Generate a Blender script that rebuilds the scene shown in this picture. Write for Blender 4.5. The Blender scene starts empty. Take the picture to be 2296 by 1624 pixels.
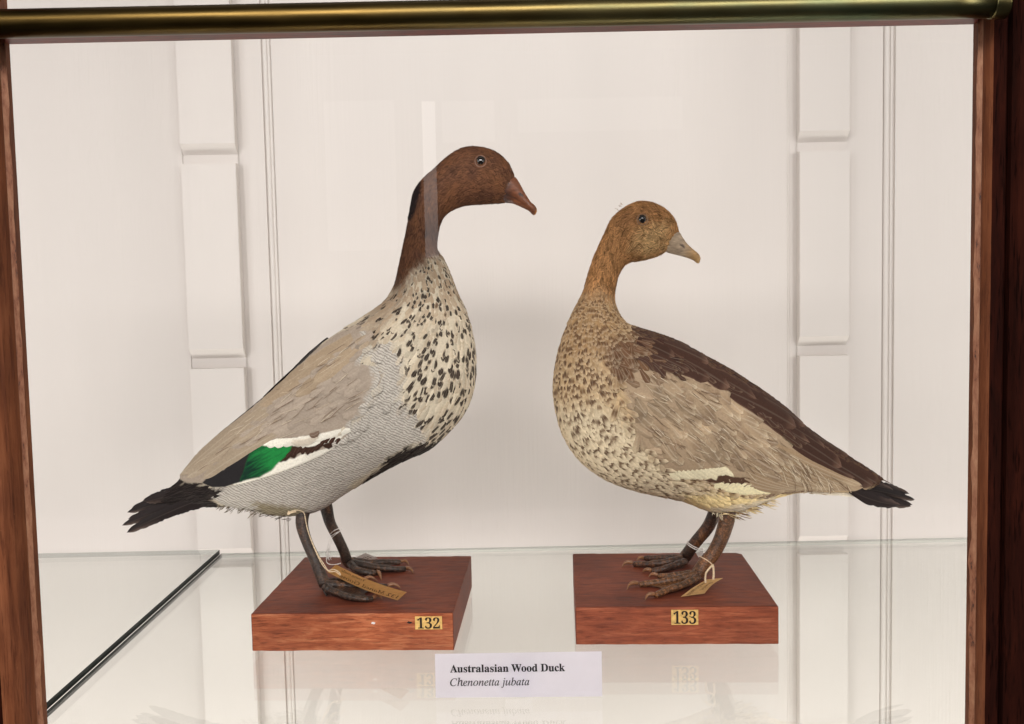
import bpy, bmesh, math, random
import numpy as np
from mathutils import Vector, Matrix

rng = np.random.default_rng(7)
random.seed(7)
sc = bpy.context.scene
COL = sc.collection

# ------------------------------------------------------------------ camera
F = 2171.8; CX = 1148.0; CY = 812.0          # focal length, in units of a 2296 x 1624 tracing sheet
CAM = np.array([0.0, 0.0, 0.345])
fw = np.array([0.00102558, 0.99752133, -0.07035732])
rt = np.array([0.99977783, -0.00250407, -0.02092912])
up = np.array([0.02105342, 0.07032022, 0.99730227])
cd = bpy.data.cameras.new('camera'); cam = bpy.data.objects.new('camera', cd); COL.objects.link(cam)
cd.sensor_width = 36.0; cd.lens = 36.0 * F / 2296.0; cd.clip_start = 0.02; cd.clip_end = 60
cam.matrix_world = Matrix(((rt[0], up[0], -fw[0], CAM[0]), (rt[1], up[1], -fw[1], CAM[1]),
                           (rt[2], up[2], -fw[2], CAM[2]), (0, 0, 0, 1)))
sc.camera = cam

# ------------------------------------------------------------------ world and lamps
wd = bpy.data.worlds.new('World'); sc.world = wd; wd.use_nodes = True
bg = wd.node_tree.nodes['Background']
bg.inputs[0].default_value = (1.0, 0.93, 0.87, 1); bg.inputs[1].default_value = 0.045
sc.view_settings.view_transform = 'Standard'; sc.view_settings.look = 'None'
sc.view_settings.exposure = 0.06; sc.view_settings.gamma = 1.0
sc.view_settings.use_curve_mapping = False
sc.cycles.use_denoising = True
sc.cycles.max_bounces = 10; sc.cycles.transparent_max_bounces = 24
sc.cycles.caustics_reflective = False; sc.cycles.caustics_refractive = False

def area(name, loc, target, sx, sy, power, color):
    l = bpy.data.lights.new(name, 'AREA'); l.shape = 'RECTANGLE'; l.size = sx; l.size_y = sy
    l.energy = power; l.color = color
    o = bpy.data.objects.new(name, l); COL.objects.link(o); o.location = loc
    d = Vector(target) - Vector(loc)
    o.rotation_euler = d.to_track_quat('-Z', 'Y').to_euler()
    return o
area('case_top_lamp', (0.0, 0.85, 1.10), (0.0, 1.25, 0.10), 2.0, 0.20, 0.9, (1.0, 0.92, 0.84))
area('case_strip_lamp', (-0.60, 0.765, 0.20), (-0.55, 1.25, 0.20), 0.04, 1.3, 1.9, (1.0, 0.97, 0.95))
area('case_strip_lamp', (0.60, 0.765, 0.20), (0.55, 1.25, 0.20), 0.04, 1.3, 1.6, (1.0, 0.97, 0.94))
area('case_low_lamp', (0.0, 0.86, -0.78), (0.0, 1.30, 0.0), 1.9, 0.34, 11.0, (1.0, 0.97, 0.93))
area('room_daylight', (0.0, -2.2, 1.95), (0.0, 1.0, 0.15), 3.2, 0.8, 124.0, (1.0, 0.97, 0.95))
area('room_daylight', (-3.1, -2.0, 0.95), (0.0, 0.9, 0.2), 1.1, 1.5, 42.0, (1.0, 0.965, 0.95))
area('room_daylight', (3.1, -2.0, 0.95), (0.0, 0.9, 0.2), 1.1, 1.5, 42.0, (1.0, 0.965, 0.94))
# tall windows of the room behind the viewer; the front pane mirrors them faintly
for wx0, wx1, wz1, wz0, pw in ((725, 893, 228, 560, 0.3), (945, 984, 228, 577, 1.25), (990, 1110, 228, 318, 0.3), (1160, 1530, 224, 290, 0.22)):
    YV = 3.64
    def _tr(px, py):
        d = fw + (px - CX) / F * rt - (py - CY) / F * up; return CAM + d * (YV / d[1])
    a_, b_ = _tr(wx0, wz1), _tr(wx1, wz0)
    o = area('room_window_lamp', ((a_[0] + b_[0]) / 2, 1.44 - YV, (a_[2] + b_[2]) / 2), ((a_[0] + b_[0]) / 2, 1.0, (a_[2] + b_[2]) / 2),
             abs(b_[0] - a_[0]), abs(a_[2] - b_[2]), pw * abs(b_[0] - a_[0]) * abs(a_[2] - b_[2]) * 3.9, (1.0, 0.96, 0.93))

# ------------------------------------------------------------------ helpers
def trace(px, py, Y):
    """point of the plane y = Y that the tracing sheet shows at (px, py)"""
    px = np.asarray(px, float); py = np.asarray(py, float); Y = np.asarray(Y, float)
    d = fw + ((px - CX) / F)[..., None] * rt - ((py - CY) / F)[..., None] * up
    return CAM + d * ((Y - CAM[1]) / d[..., 1])[..., None]
def trace_z(px, py, z):
    px = np.asarray(px, float); py = np.asarray(py, float); z = np.asarray(z, float)
    d = fw + ((px - CX) / F)[..., None] * rt - ((py - CY) / F)[..., None] * up
    return CAM + d * ((z - CAM[2]) / d[..., 2])[..., None]
def S(r, g, b):
    c = np.array([r, g, b]) / 255.0
    return np.where(c <= 0.04045, c / 12.92, ((c + 0.055) / 1.055) ** 2.4)
def vn(x, y, seed=0):
    x = np.asarray(x, float); y = np.asarray(y, float)
    xi = np.floor(x).astype(np.int64); yi = np.floor(y).astype(np.int64)
    fx = x - xi; fy = y - yi; fx = fx * fx * (3 - 2 * fx); fy = fy * fy * (3 - 2 * fy)
    def h(a, b):
        n = (a * 374761393 + b * 668265263 + seed * 974634777) & 0xffffffff
        n = ((n ^ (n >> 13)) * 1274126177) & 0xffffffff
        return ((n ^ (n >> 16)) & 0xffff) / 65535.0
    return (h(xi, yi) * (1 - fx) + h(xi + 1, yi) * fx) * (1 - fy) + (h(xi, yi + 1) * (1 - fx) + h(xi + 1, yi + 1) * fx) * fy
def fbm(x, y, seed=0, o=3):
    r = 0; a = 0.5
    for k in range(o):
        r = r + a * vn(x * 2 ** k, y * 2 ** k, seed + k); a *= 0.5
    return r / (1 - 0.5 ** o)
def sdf(px, py, poly):
    """signed distance to a polygon, positive inside"""
    P = np.array(poly, float); Q = np.roll(P, -1, 0)
    sh = np.shape(px); x = np.ravel(px); y = np.ravel(py)
    d = np.full(x.shape, 1e9); ins = np.zeros(x.shape, bool)
    for (ax, ay), (bx, by) in zip(P, Q):
        ex, ey = bx - ax, by - ay
        t = np.clip(((x - ax) * ex + (y - ay) * ey) / (ex * ex + ey * ey + 1e-9), 0, 1)
        d = np.minimum(d, np.hypot(x - ax - t * ex, y - ay - t * ey))
        c = ((ay > y) != (by > y)) & (x < (bx - ax) * (y - ay) / (by - ay + 1e-12) + ax)
        ins ^= c
    return np.where(ins, d, -d).reshape(sh)
def soft(d, w): return np.clip(d / (2 * w) + 0.5, 0, 1)
def mixc(a, b, m): return a * (1 - m[..., None]) + b * m[..., None]
def catmull(P, n):
    P = np.asarray(P, float); m = len(P)
    Q = np.vstack([2 * P[0] - P[1], P, 2 * P[-1] - P[-2]])
    t = np.linspace(0, m - 1, n); i = np.minimum(t.astype(int), m - 2); f = (t - i)[:, None]
    a, b, c, d = Q[i], Q[i + 1], Q[i + 2], Q[i + 3]
    return 0.5 * (2 * b + (c - a) * f + (2 * a - 5 * b + 4 * c - d) * f ** 2 + (3 * b - a - 3 * c + d) * f ** 3)

class Geo:
    """collects grids of vertices into one mesh with colour and feather attributes"""
    def __init__(s): s.v = []; s.q = []; s.c = []; s.fp = []; s.pr = []; s.m = []; s.n = 0
    def add(s, V, Q, col, fp=None, pr=None, mat=0):
        V = np.asarray(V, float).reshape(-1, 3); n = len(V)
        col = np.broadcast_to(np.asarray(col, float), (n, 3)) if np.ndim(col) == 1 else np.asarray(col).reshape(-1, 3)
        s.v.append(V); s.q.append(np.asarray(Q, np.int64).reshape(-1, 4) + s.n); s.c.append(col)
        s.fp.append(np.tile([1.0, 0, 0], (n, 1)) if fp is None else np.asarray(fp).reshape(-1, 3))
        s.pr.append(np.zeros((n, 3)) if pr is None else np.asarray(pr).reshape(-1, 3))
        s.m.append(np.full(len(s.q[-1]), mat)); s.n += n
    def build(s, name, mats, parent=None):
        V = np.concatenate(s.v); Q = np.concatenate(s.q); M = np.concatenate(s.m)
        me = bpy.data.meshes.new(name)
        tri = Q[:, 2] == Q[:, 3]
        if tri.any():
            ln = np.where(tri, 3, 4); flat = Q.ravel()[(np.arange(4)[None] < ln[:, None]).ravel()]
        else:
            ln = np.full(len(Q), 4); flat = Q.ravel()
        me.vertices.add(len(V)); me.vertices.foreach_set('co', V.ravel())
        me.loops.add(len(flat)); me.loops.foreach_set('vertex_index', flat)
        me.polygons.add(len(Q)); me.polygons.foreach_set('loop_start', np.concatenate([[0], np.cumsum(ln)[:-1]]))
        me.polygons.foreach_set('material_index', M)
        me.polygons.foreach_set('use_smooth', np.ones(len(Q), bool))
        me.update(calc_edges=True)
        ca = me.color_attributes.new('Col', 'FLOAT_COLOR', 'POINT')
        ca.data.foreach_set('color', np.hstack([np.concatenate(s.c), np.ones((len(V), 1))]).ravel())
        for nm, src in (('fp', s.fp), ('prof', s.pr)):
            at = me.attributes.new(nm, 'FLOAT_VECTOR', 'POINT'); at.data.foreach_set('vector', np.concatenate(src).ravel())
        for m in (mats if isinstance(mats, (list, tuple)) else [mats]): me.materials.append(m)
        me.validate()
        o = bpy.data.objects.new(name, me); COL.objects.link(o)
        if parent: o.parent = parent
        return o
def gridq(a, b, wrap=False, off=0):
    i = np.arange(a - 1)[:, None]; j = np.arange(b if wrap else b - 1)[None]
    j2 = (j + 1) % b
    return (np.stack([i * b + j, i * b + j2, (i + 1) * b + j2, (i + 1) * b + j], -1) + off).reshape(-1, 4)

def tube(P, R, K=14, n=None, flat=1.0):
    """tapered tube through world points; returns verts and quads"""
    P = np.asarray(P, float); R = np.asarray(R, float)
    n = n or len(P) * 6
    C = catmull(np.hstack([P, R[:, None]]), n); X = C[:, :3]; r = np.maximum(C[:, 3], 1e-5)
    T = np.gradient(X, axis=0); T /= np.linalg.norm(T, axis=1)[:, None] + 1e-12
    ref = np.array([0, 0, 1.0]) if abs(T[:, 2]).mean() < 0.8 else np.array([0, 1.0, 0])
    N = np.cross(T, ref); N /= np.linalg.norm(N, axis=1)[:, None]; B = np.cross(N, T)
    a = np.linspace(0, 2 * math.pi, K, endpoint=False)
    V = X[:, None] + r[:, None, None] * (np.cos(a)[None, :, None] * N[:, None] + flat * np.sin(a)[None, :, None] * B[:, None])
    V = np.concatenate([V.reshape(-1, 3), X[:1], X[-1:]])
    Q = gridq(n, K, True); k = np.arange(K); e = n * K
    Q = np.concatenate([Q, np.stack([k, np.full(K, e), np.full(K, e), (k + 1) % K], -1)[:, [3, 0, 1, 1]] if False else np.stack([(k + 1) % K, k, np.full(K, e), np.full(K, e)], -1),
                        np.stack([(n - 1) * K + k, (n - 1) * K + (k + 1) % K, np.full(K, e + 1), np.full(K, e + 1)], -1)])
    return V, Q, X

def link_mesh(name, bm, mat, parent=None, smooth=False):
    me = bpy.data.meshes.new(name); bm.normal_update(); bm.to_mesh(me); bm.free()
    for m in (mat if isinstance(mat, (list, tuple)) else [mat]): me.materials.append(m)
    if smooth:
        for p in me.polygons: p.use_smooth = True
    o = bpy.data.objects.new(name, me); COL.objects.link(o)
    if parent: o.parent = parent
    return o
def add_box(bm, x0, x1, y0, y1, z0, z1, bevel=0.0, segs=2):
    r = bmesh.ops.create_cube(bm, size=1.0); vs = r['verts']
    for v in vs: v.co = Vector(((x0 + x1) / 2 + v.co.x * (x1 - x0), (y0 + y1) / 2 + v.co.y * (y1 - y0), (z0 + z1) / 2 + v.co.z * (z1 - z0)))
    if bevel:
        es = list({e for v in vs for e in v.link_edges})
        bmesh.ops.bevel(bm, geom=es, offset=bevel, segments=segs, affect='EDGES', profile=0.6)
def extrude(bm, prof, p0, axis, length):
    """prism: 2-D profile pushed along x ('x': (y,z)) or z ('z': (x,y))"""
    def P(a, b, l): return (p0 + l, a, b) if axis == 'x' else (a, b, p0 + l)
    A = [bm.verts.new(P(a, b, 0)) for a, b in prof]; B = [bm.verts.new(P(a, b, length)) for a, b in prof]
    n = len(prof); bm.faces.new(A); bm.faces.new(B[::-1])
    for i in range(n): bm.faces.new((A[i], B[i], B[(i + 1) % n], A[(i + 1) % n]))
    bmesh.ops.recalc_face_normals(bm, faces=bm.faces[:])
def empty(name, loc):
    o = bpy.data.objects.new(name, None); COL.objects.link(o); o.location = loc; o.empty_display_size = 0.03
    return o
def tag(o, label=None, cat=None, group=None, kind=None):
    if label: o['label'] = label
    if cat: o['category'] = cat
    if group: o['group'] = group
    if kind: o['kind'] = kind
    return o
def attach(o, root):
    o.parent = root; o.matrix_parent_inverse = Matrix.Translation(-Vector(root.location))

# ------------------------------------------------------------------ materials
class NT:
    def __init__(s, name):
        s.m = bpy.data.materials.new(name); s.m.use_nodes = True; s.t = s.m.node_tree
        s.b = s.t.nodes['Principled BSDF']; s.out = s.t.nodes['Material Output']
    def n(s, typ, ins=None, **kw):
        nd = s.t.nodes.new(typ)
        for k, v in kw.items(): setattr(nd, k, v)
        for k, v in (ins or {}).items(): s.set(nd.inputs[k], v)
        return nd
    def set(s, sock, v):
        if isinstance(v, bpy.types.NodeSocket): s.t.links.new(v, sock)
        else:
            if sock.type == 'RGBA' and len(v) == 3: v = (*v, 1)
            sock.default_value = v
    def math(s, op, a, b=0.0, c=None, clamp=False):
        nd = s.n('ShaderNodeMath', {0: a, 1: b}, operation=op, use_clamp=clamp)
        if c is not None: s.set(nd.inputs[2], c)
        return nd.outputs[0]
    def mix(s, f, a, b, mode='MIX'):
        nd = s.t.nodes.new('ShaderNodeMix'); nd.data_type = 'RGBA'; nd.blend_type = mode
        s.set(nd.inputs[0], f); s.set(nd.inputs[6], a); s.set(nd.inputs[7], b); return nd.outputs[2]
    def ramp(s, f, stops):
        nd = s.n('ShaderNodeValToRGB', {0: f}); r = nd.color_ramp
        while len(r.elements) < len(stops): r.elements.new(0.5)
        for e, (p, c) in zip(r.elements, stops): e.position = p; e.color = (*c, 1)
        return nd.outputs[0]
    def noise(s, vec, scale, detail=3, rough=0.55, dist=0.0):
        return s.n('ShaderNodeTexNoise', {'Vector': vec, 'Scale': scale, 'Detail': detail, 'Roughness': rough, 'Distortion': dist}).outputs[0]
    def mapv(s, vec, scale=(1, 1, 1), loc=(0, 0, 0), rot=(0, 0, 0)):
        return s.n('ShaderNodeMapping', {'Vector': vec, 'Scale': scale, 'Location': loc, 'Rotation': rot}).outputs[0]
    def obj(s): return s.n('ShaderNodeTexCoord').outputs['Object']
    def pos(s): return s.n('ShaderNodeNewGeometry').outputs['Position']
    def bump(s, h, strength, dist=0.001):
        s.set(s.b.inputs['Normal'], s.n('ShaderNodeBump', {'Strength': strength, 'Distance': dist, 'Height': h}).outputs[0])
    def fin(s, **kw):
        for k, v in kw.items(): s.set(s.b.inputs[k.replace('_', ' ')], v)
        return s.m

def mat_plumage(name, rough=0.66, spec=0.16):
    t = NT(name)
    col = t.n('ShaderNodeAttribute', attribute_name='Col').outputs['Color']
    pr = t.n('ShaderNodeAttribute', attribute_name='prof').outputs['Vector']
    fp = t.n('ShaderNodeAttribute', attribute_name='fp').outputs['Vector']
    sp = t.n('ShaderNodeSeparateXYZ', {0: pr}); verm = sp.outputs[2]
    sf = t.n('ShaderNodeSeparateXYZ', {0: fp}); c, tt, bs = sf.outputs
    flat = t.n('ShaderNodeCombineXYZ', {0: sp.outputs[0], 1: sp.outputs[1], 2: 0.0}).outputs[0]
    w = t.n('ShaderNodeTexWave', {'Vector': t.mapv(flat, rot=(0, 0, math.radians(62))), 'Scale': 5.6, 'Distortion': 4.6, 'Detail': 1.0, 'Detail Scale': 1.6, 'Detail Roughness': 0.5}, wave_type='BANDS').outputs[1]
    line = t.n('ShaderNodeMapRange', {0: w, 1: 0.45, 2: 0.75, 3: 0.0, 4: 0.50}).outputs[0]
    dark = t.mix(1.0, col, (0.16, 0.13, 0.12), 'MULTIPLY')
    col = t.mix(t.math('MULTIPLY', line, verm), col, dark)
    n1 = t.noise(flat, 22.0, 3, 0.6)
    col = t.mix(1.0, col, t.ramp(n1, [(0.28, (0.86, 0.85, 0.83)), (0.72, (1.10, 1.10, 1.09))]), 'MULTIPLY')
    ac = t.math('ABSOLUTE', c)
    shaft = t.n('ShaderNodeMapRange', {0: ac, 1: 0.03, 2: 0.12, 3: 0.34, 4: 0.0}).outputs[0]
    shaft = t.math('MULTIPLY', shaft, bs, clamp=True)
    col = t.mix(shaft, col, (0.62, 0.52, 0.40))
    barb = t.math('SINE', t.math('ADD', t.math('MULTIPLY', tt, 95.0), t.math('MULTIPLY', ac, -34.0)))
    barb = t.math('MULTIPLY', barb, bs)
    bcol = t.math('MULTIPLY_ADD', barb, 0.08, 1.0)
    col = t.mix(1.0, col, t.n('ShaderNodeCombineColor', {0: bcol, 1: bcol, 2: bcol}).outputs[0], 'MULTIPLY')
    h = t.math('ADD', t.math('MULTIPLY', barb, 0.35), t.math('MULTIPLY', t.noise(flat, 45.0, 2), t.math('MULTIPLY_ADD', verm, -0.8, 1.0)))
    t.bump(h, 0.22, 0.0005)
    return t.fin(Base_Color=col, Roughness=rough, Specular_IOR_Level=spec, Sheen_Weight=0.0)
M_PL = mat_plumage('plumage')
M_TAIL = mat_plumage('tail_plumage', 0.55, 0.2)

def mat_skin():
    t = NT('leg_skin'); p = t.pos()
    col = t.n('ShaderNodeAttribute', attribute_name='Col').outputs['Color']
    v = t.n('ShaderNodeTexVoronoi', {'Vector': t.mapv(p, scale=(1, 1, 1.5)), 'Scale': 480.0}).outputs[0]
    n = t.noise(p, 130.0, 4, 0.65)
    pn = t.noise(t.mapv(p, scale=(1, 1, 0.5)), 75.0, 3, 0.6)
    col = t.mix(t.ramp(pn, [(0.53, (0, 0, 0)), (0.66, (0.6, 0.6, 0.6))]), col, tuple(S(132, 94, 64)))
    c = t.mix(1.0, col, t.ramp(v, [(0.1, (1.5, 1.4, 1.25)), (0.55, (0.5, 0.48, 0.46))]), 'MULTIPLY')
    c = t.mix(1.0, c, t.ramp(n, [(0.3, (0.5, 0.5, 0.52)), (0.7, (1.6, 1.4, 1.2))]), 'MULTIPLY')
    t.bump(t.math('ADD', t.math('MULTIPLY', v, -1.0), n), 0.6, 0.0008)
    return t.fin(Base_Color=c, Roughness=0.42, Specular_IOR_Level=0.45)
M_SKIN = mat_skin()
def mat_horn():
    t = NT('bill_horn'); p = t.pos()
    col = t.n('ShaderNodeAttribute', attribute_name='Col').outputs['Color']
    n = t.noise(t.mapv(p, rot=(0, math.radians(40), 0), scale=(0.5, 1, 1.6)), 260.0, 4, 0.6)
    c = t.mix(1.0, col, t.ramp(n, [(0.3, (0.65, 0.62, 0.6)), (0.7, (1.3, 1.25, 1.2))]), 'MULTIPLY')
    t.bump(n, 0.25, 0.0006)
    return t.fin(Base_Color=c, Roughness=0.38, Specular_IOR_Level=0.5)
M_HORN = mat_horn()
def mat_simple(name, c, rough=0.5, spec=0.5, metal=0.0, nscale=0.0, namp=0.15, bump=0.0, coat=0.0):
    t = NT(name)
    if nscale:
        n = t.noise(t.pos(), nscale, 4, 0.6)
        col = t.ramp(n, [(0.3, tuple(x * (1 - namp) for x in c)), (0.7, tuple(min(1, x * (1 + namp)) for x in c))])
        if bump: t.bump(n, bump, 0.0005)
    else: col = c
    return t.fin(Base_Color=col, Roughness=rough, Specular_IOR_Level=spec, Metallic=metal, Coat_Weight=coat)
M_EYE = mat_simple('eye_glass', (0.006, 0.004, 0.003), 0.04, 0.6, coat=0.5)
M_IRIS = mat_simple('eye_iris', tuple(S(74, 44, 34)), 0.2, 0.5)
M_INK = mat_simple('printing_ink', (0.012, 0.011, 0.013), 0.6, 0.3)
M_NUM = mat_simple('old_ink', tuple(S(42, 24, 16)), 0.6, 0.3)
M_HAND = mat_simple('handwriting_ink', tuple(S(92, 58, 28)), 0.7, 0.2)
M_CARD = mat_simple('white_card', tuple(S(240, 236, 242)), 0.55, 0.3, nscale=60, namp=0.02)
M_MAN = mat_simple('manila_paper', tuple(S(214, 164, 98)), 0.7, 0.2, nscale=160, namp=0.12, bump=0.1)
M_MAN2 = mat_simple('faded_manila_paper', tuple(S(212, 176, 122)), 0.7, 0.2, nscale=160, namp=0.12, bump=0.1)
M_NUMP = mat_simple('yellowed_label_paper', tuple(S(222, 180, 108)), 0.6, 0.25, nscale=260, namp=0.28)
M_WTAG = mat_simple('white_tag_paper', tuple(S(212, 204, 198)), 0.7, 0.2, nscale=90, namp=0.05)
M_COT = mat_simple('cotton_string', tuple(S(228, 206, 174)), 0.85, 0.15, nscale=500, namp=0.2, bump=0.4)
M_COTW = mat_simple('white_string', tuple(S(212, 206, 200)), 0.85, 0.15, nscale=500, namp=0.2, bump=0.4)
M_CHIP = mat_simple('bare_chip', tuple(S(236, 228, 224)), 0.6)

def mat_paint(name, base, streak=1.0):
    t = NT(name); p = t.pos()
    s1 = t.noise(t.mapv(p, scale=(1, 1, 0.03)), 190.0, 4, 0.6)
    s2 = t.noise(t.mapv(p, scale=(1, 1, 0.16)), 7.0, 3, 0.5)
    s3 = t.noise(t.mapv(p, scale=(1, 1, 0.05)), 48.0, 3, 0.55)
    msk = t.ramp(s2, [(0.46, (0, 0, 0)), (0.60, (1, 1, 1))])
    b = tuple(base)
    c = t.ramp(s2, [(0.3, tuple(x * 0.965 for x in b)), (0.7, tuple(min(1, x * 1.02) for x in b))])
    v = t.noise(p, 420.0, 1)
    speck = t.ramp(v, [(0.0, (1, 1, 1)), (0.78, (1, 1, 1)), (0.83, (0.93, 0.91, 0.88))])
    c = t.mix(1.0, c, speck, 'MULTIPLY')
    h = t.math('ADD', t.math('MULTIPLY', s1, t.math('MULTIPLY_ADD', msk, 1.0, 0.12)), t.math('MULTIPLY', s3, 0.7))
    t.bump(h, 0.9 * streak, 0.0007)
    return t.fin(Base_Color=c, Roughness=0.42, Specular_IOR_Level=0.4)
M_WALL = mat_paint('cream_painted_wood', (0.675, 0.625, 0.588))
M_WALL2 = mat_paint('cream_painted_rack', (0.695, 0.646, 0.608), 0.5)

def mat_wood(name, lo, mid, hi, axis='x', gloss=0.42, dens=1.0, coat=0.15, spec=0.3):
    t = NT(name); p = t.obj()
    sc_ = {'x': (0.16, 1, 1.6), 'z': (1, 1, 0.1), 'y': (1, 0.1, 1)}[axis]
    fine = {'x': (0.12, 1, 1), 'z': (1, 1, 0.07), 'y': (1, 0.07, 1)}[axis]
    wv = t.noise(t.mapv(p, scale=sc_), 150.0, 7, 0.72, 0.5)
    fl = t.noise(t.mapv(p, scale=fine), 520.0, 3, 0.6)
    blot = t.noise(p, 14.0, 3, 0.5)
    c = t.ramp(wv, [(0.28, lo), (0.5, mid), (0.74, hi)])
    c = t.mix(1.0, c, t.ramp(blot, [(0.3, (0.72, 0.66, 0.66)), (0.7, (1.22, 1.18, 1.12))]), 'MULTIPLY')
    pores = t.ramp(fl, [(0.36, (0.36, 0.30, 0.27)), (0.45, (1, 1, 1))])
    c = t.mix(dens, c, t.mix(1.0, c, pores, 'MULTIPLY'))
    sp = t.n('ShaderNodeTexVoronoi', {'Vector': p, 'Scale': 95.0}).outputs[0]
    c = t.mix(t.ramp(sp, [(0.0, (0.6, 0.6, 0.6)), (0.045, (0, 0, 0))]), c, tuple(min(1, x * 1.9) for x in hi))
    t.bump(t.math('ADD', fl, t.math('MULTIPLY', wv, 0.7)), 0.45, 0.0006)
    return t.fin(Base_Color=c, Roughness=t.math('MULTIPLY_ADD', wv, 0.2, gloss - 0.1), Specular_IOR_Level=spec, Coat_Weight=coat, Coat_Roughness=0.35)
M_MAHO = mat_wood('worn_mahogany_face', tuple(S(108, 50, 28)), tuple(S(164, 90, 58)), tuple(S(206, 138, 98)), gloss=0.46, dens=0.6)
M_MAHO2 = mat_wood('red_mahogany_face', tuple(S(94, 42, 27)), tuple(S(142, 74, 49)), tuple(S(176, 106, 76)), gloss=0.44, dens=0.5)
M_TOP = mat_wood('dark_block_top', tuple(S(74, 34, 22)), tuple(S(112, 56, 38)), tuple(S(140, 76, 52)), gloss=0.55, coat=0.0, spec=0.2, dens=0.4)  # darker wood tone for the top and end faces of the blocks
M_FRAME = mat_wood('frame_wood', tuple(S(80, 42, 24)), tuple(S(108, 62, 38)), tuple(S(132, 82, 54)), 'z', 0.6, coat=0.0, spec=0.15, dens=0.5)
M_RAIL = mat_wood('rail_wood', tuple(S(70, 22, 14)), tuple(S(104, 40, 28)), tuple(S(128, 62, 46)), 'x', 0.45)
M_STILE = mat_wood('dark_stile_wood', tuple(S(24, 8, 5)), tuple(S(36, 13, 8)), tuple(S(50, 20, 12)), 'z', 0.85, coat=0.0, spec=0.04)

def mat_brass():
    t = NT('aged_brass_glint'); p = t.pos()
    n = t.noise(t.mapv(p, scale=(0.06, 1, 1)), 160.0, 4, 0.6)
    n2 = t.noise(t.mapv(p, scale=(0.5, 1, 1)), 22.0, 3, 0.6)
    c = t.ramp(n, [(0.3, tuple(S(96, 76, 40))), (0.7, tuple(S(146, 118, 66)))])
    glint_x = t.n('ShaderNodeMapRange', {0: t.n('ShaderNodeSeparateXYZ', {0: p}).outputs[0], 1: -0.1, 2: 0.25, 3: 0.0, 4: 0.45}).outputs[0]  # green tint growing to the right, a reflected highlight put into the colour
    dim_x = t.n('ShaderNodeMapRange', {0: t.n('ShaderNodeSeparateXYZ', {0: p}).outputs[0], 1: -0.32, 2: 0.30, 3: 0.34, 4: 0.85}).outputs[0]  # colour darkened towards the left to dim the highlight there
    c = t.mix(1.0, c, t.n('ShaderNodeCombineColor', {0: dim_x, 1: dim_x, 2: dim_x}).outputs[0], 'MULTIPLY')
    c = t.mix(t.math('MULTIPLY', glint_x, t.ramp(n2, [(0.3, (0.3, 0.3, 0.3)), (0.6, (1, 1, 1))])), c, tuple(S(74, 112, 92)))
    t.bump(n, 0.15, 0.0004)
    return t.fin(Base_Color=c, Metallic=1.0, Roughness=t.math('MULTIPLY_ADD', n2, 0.3, 0.20))
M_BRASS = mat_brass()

def mat_glass(name, tint, f0=0.04, dirt=0.0):
    t = NT(name); g = t.n('ShaderNodeNewGeometry')
    dp = t.n('ShaderNodeVectorMath', {0: g.outputs['Incoming'], 1: g.outputs['Normal']}, operation='DOT_PRODUCT').outputs['Value']
    k = t.math('POWER', t.math('SUBTRACT', 1.0, t.math('ABSOLUTE', dp)), 5.0)
    fr = t.math('MULTIPLY_ADD', k, 1 - f0, f0)
    tr = t.n('ShaderNodeBsdfTransparent', {0: tint}).outputs[0]
    gl = t.n('ShaderNodeBsdfGlossy', {'Color': (1, 1, 1), 'Roughness': 0.005}).outputs[0]
    ms = t.n('ShaderNodeMixShader', {0: fr, 1: tr, 2: gl}).outputs[0]
    t.t.links.new(ms, t.out.inputs[0]); return t.m
M_SHELF = mat_glass('shelf_glass', (0.974, 0.985, 0.974))
M_PANE = mat_glass('front_pane_glass', (0.99, 0.993, 0.99), 0.045)
def mat_edge():
    t = NT('glass_edge'); p = t.pos()
    n = t.noise(t.mapv(p, scale=(0.1, 0.1, 3)), 130.0, 3)
    c = t.ramp(n, [(0.35, tuple(S(8, 14, 13))), (0.65, tuple(S(26, 38, 34)))])
    return t.fin(Base_Color=c, Roughness=0.3, Specular_IOR_Level=0.12)
M_EDGE = mat_edge()
t_ = NT('back_glass_edge'); z_ = t_.n('ShaderNodeSeparateXYZ', {0: t_.pos()}).outputs[2]
M_BEDGE = t_.fin(Base_Color=t_.ramp(t_.n('ShaderNodeMapRange', {0: z_, 1: -0.006, 2: 0.0, 3: 0.0, 4: 1.0}).outputs[0], [(0.0, tuple(S(196, 198, 188))), (0.45, tuple(S(214, 214, 204))), (0.62, tuple(S(96, 106, 100))), (1.0, tuple(S(62, 72, 68)))]), Roughness=0.2)
tb_ = t_.n('ShaderNodeBsdfTransparent', {0: (0.90, 0.95, 0.92)}).outputs[0]
t_.t.links.new(t_.n('ShaderNodeMixShader', {0: 0.45, 1: tb_, 2: t_.b.outputs[0]}).outputs[0], t_.out.inputs[0])

# ------------------------------------------------------------------ back wall of the case (structure)
YB = 1.322; YW = 1.337
def wx(px, Y=YW, py=650.0): return float(trace(px, py, Y)[0])
Z0, Z1 = -0.95, 1.15
wall_root = tag(empty('back_wall', (0, YW, 0)), kind='structure')
def wallpiece(name, x0, x1, y0, mat=M_WALL, bev=0.0007):
    bm = bmesh.new(); add_box(bm, x0, x1, y0, 1.36, Z0, Z1, bev, 2)
    o = link_mesh(name, bm, mat); attach(o, wall_root); return o
def bead(x, r):
    bm = bmesh.new()
    prof = [(x + r * math.cos(a), YW + 0.003 - r * 1.1 * math.sin(a)) for a in np.linspace(0, math.pi, 12)]
    prof = [(x + r, YW + 0.004)] + prof + [(x - r, YW + 0.004)]
    extrude(bm, prof, Z0, 'z', Z1 - Z0); o = link_mesh('bead_moulding', bm, M_WALL2); attach(o, wall_root)
xb = [wx(p) for p in (413, 548, 604, 626, 1772, 1901, 1977, 1998)]
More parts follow.
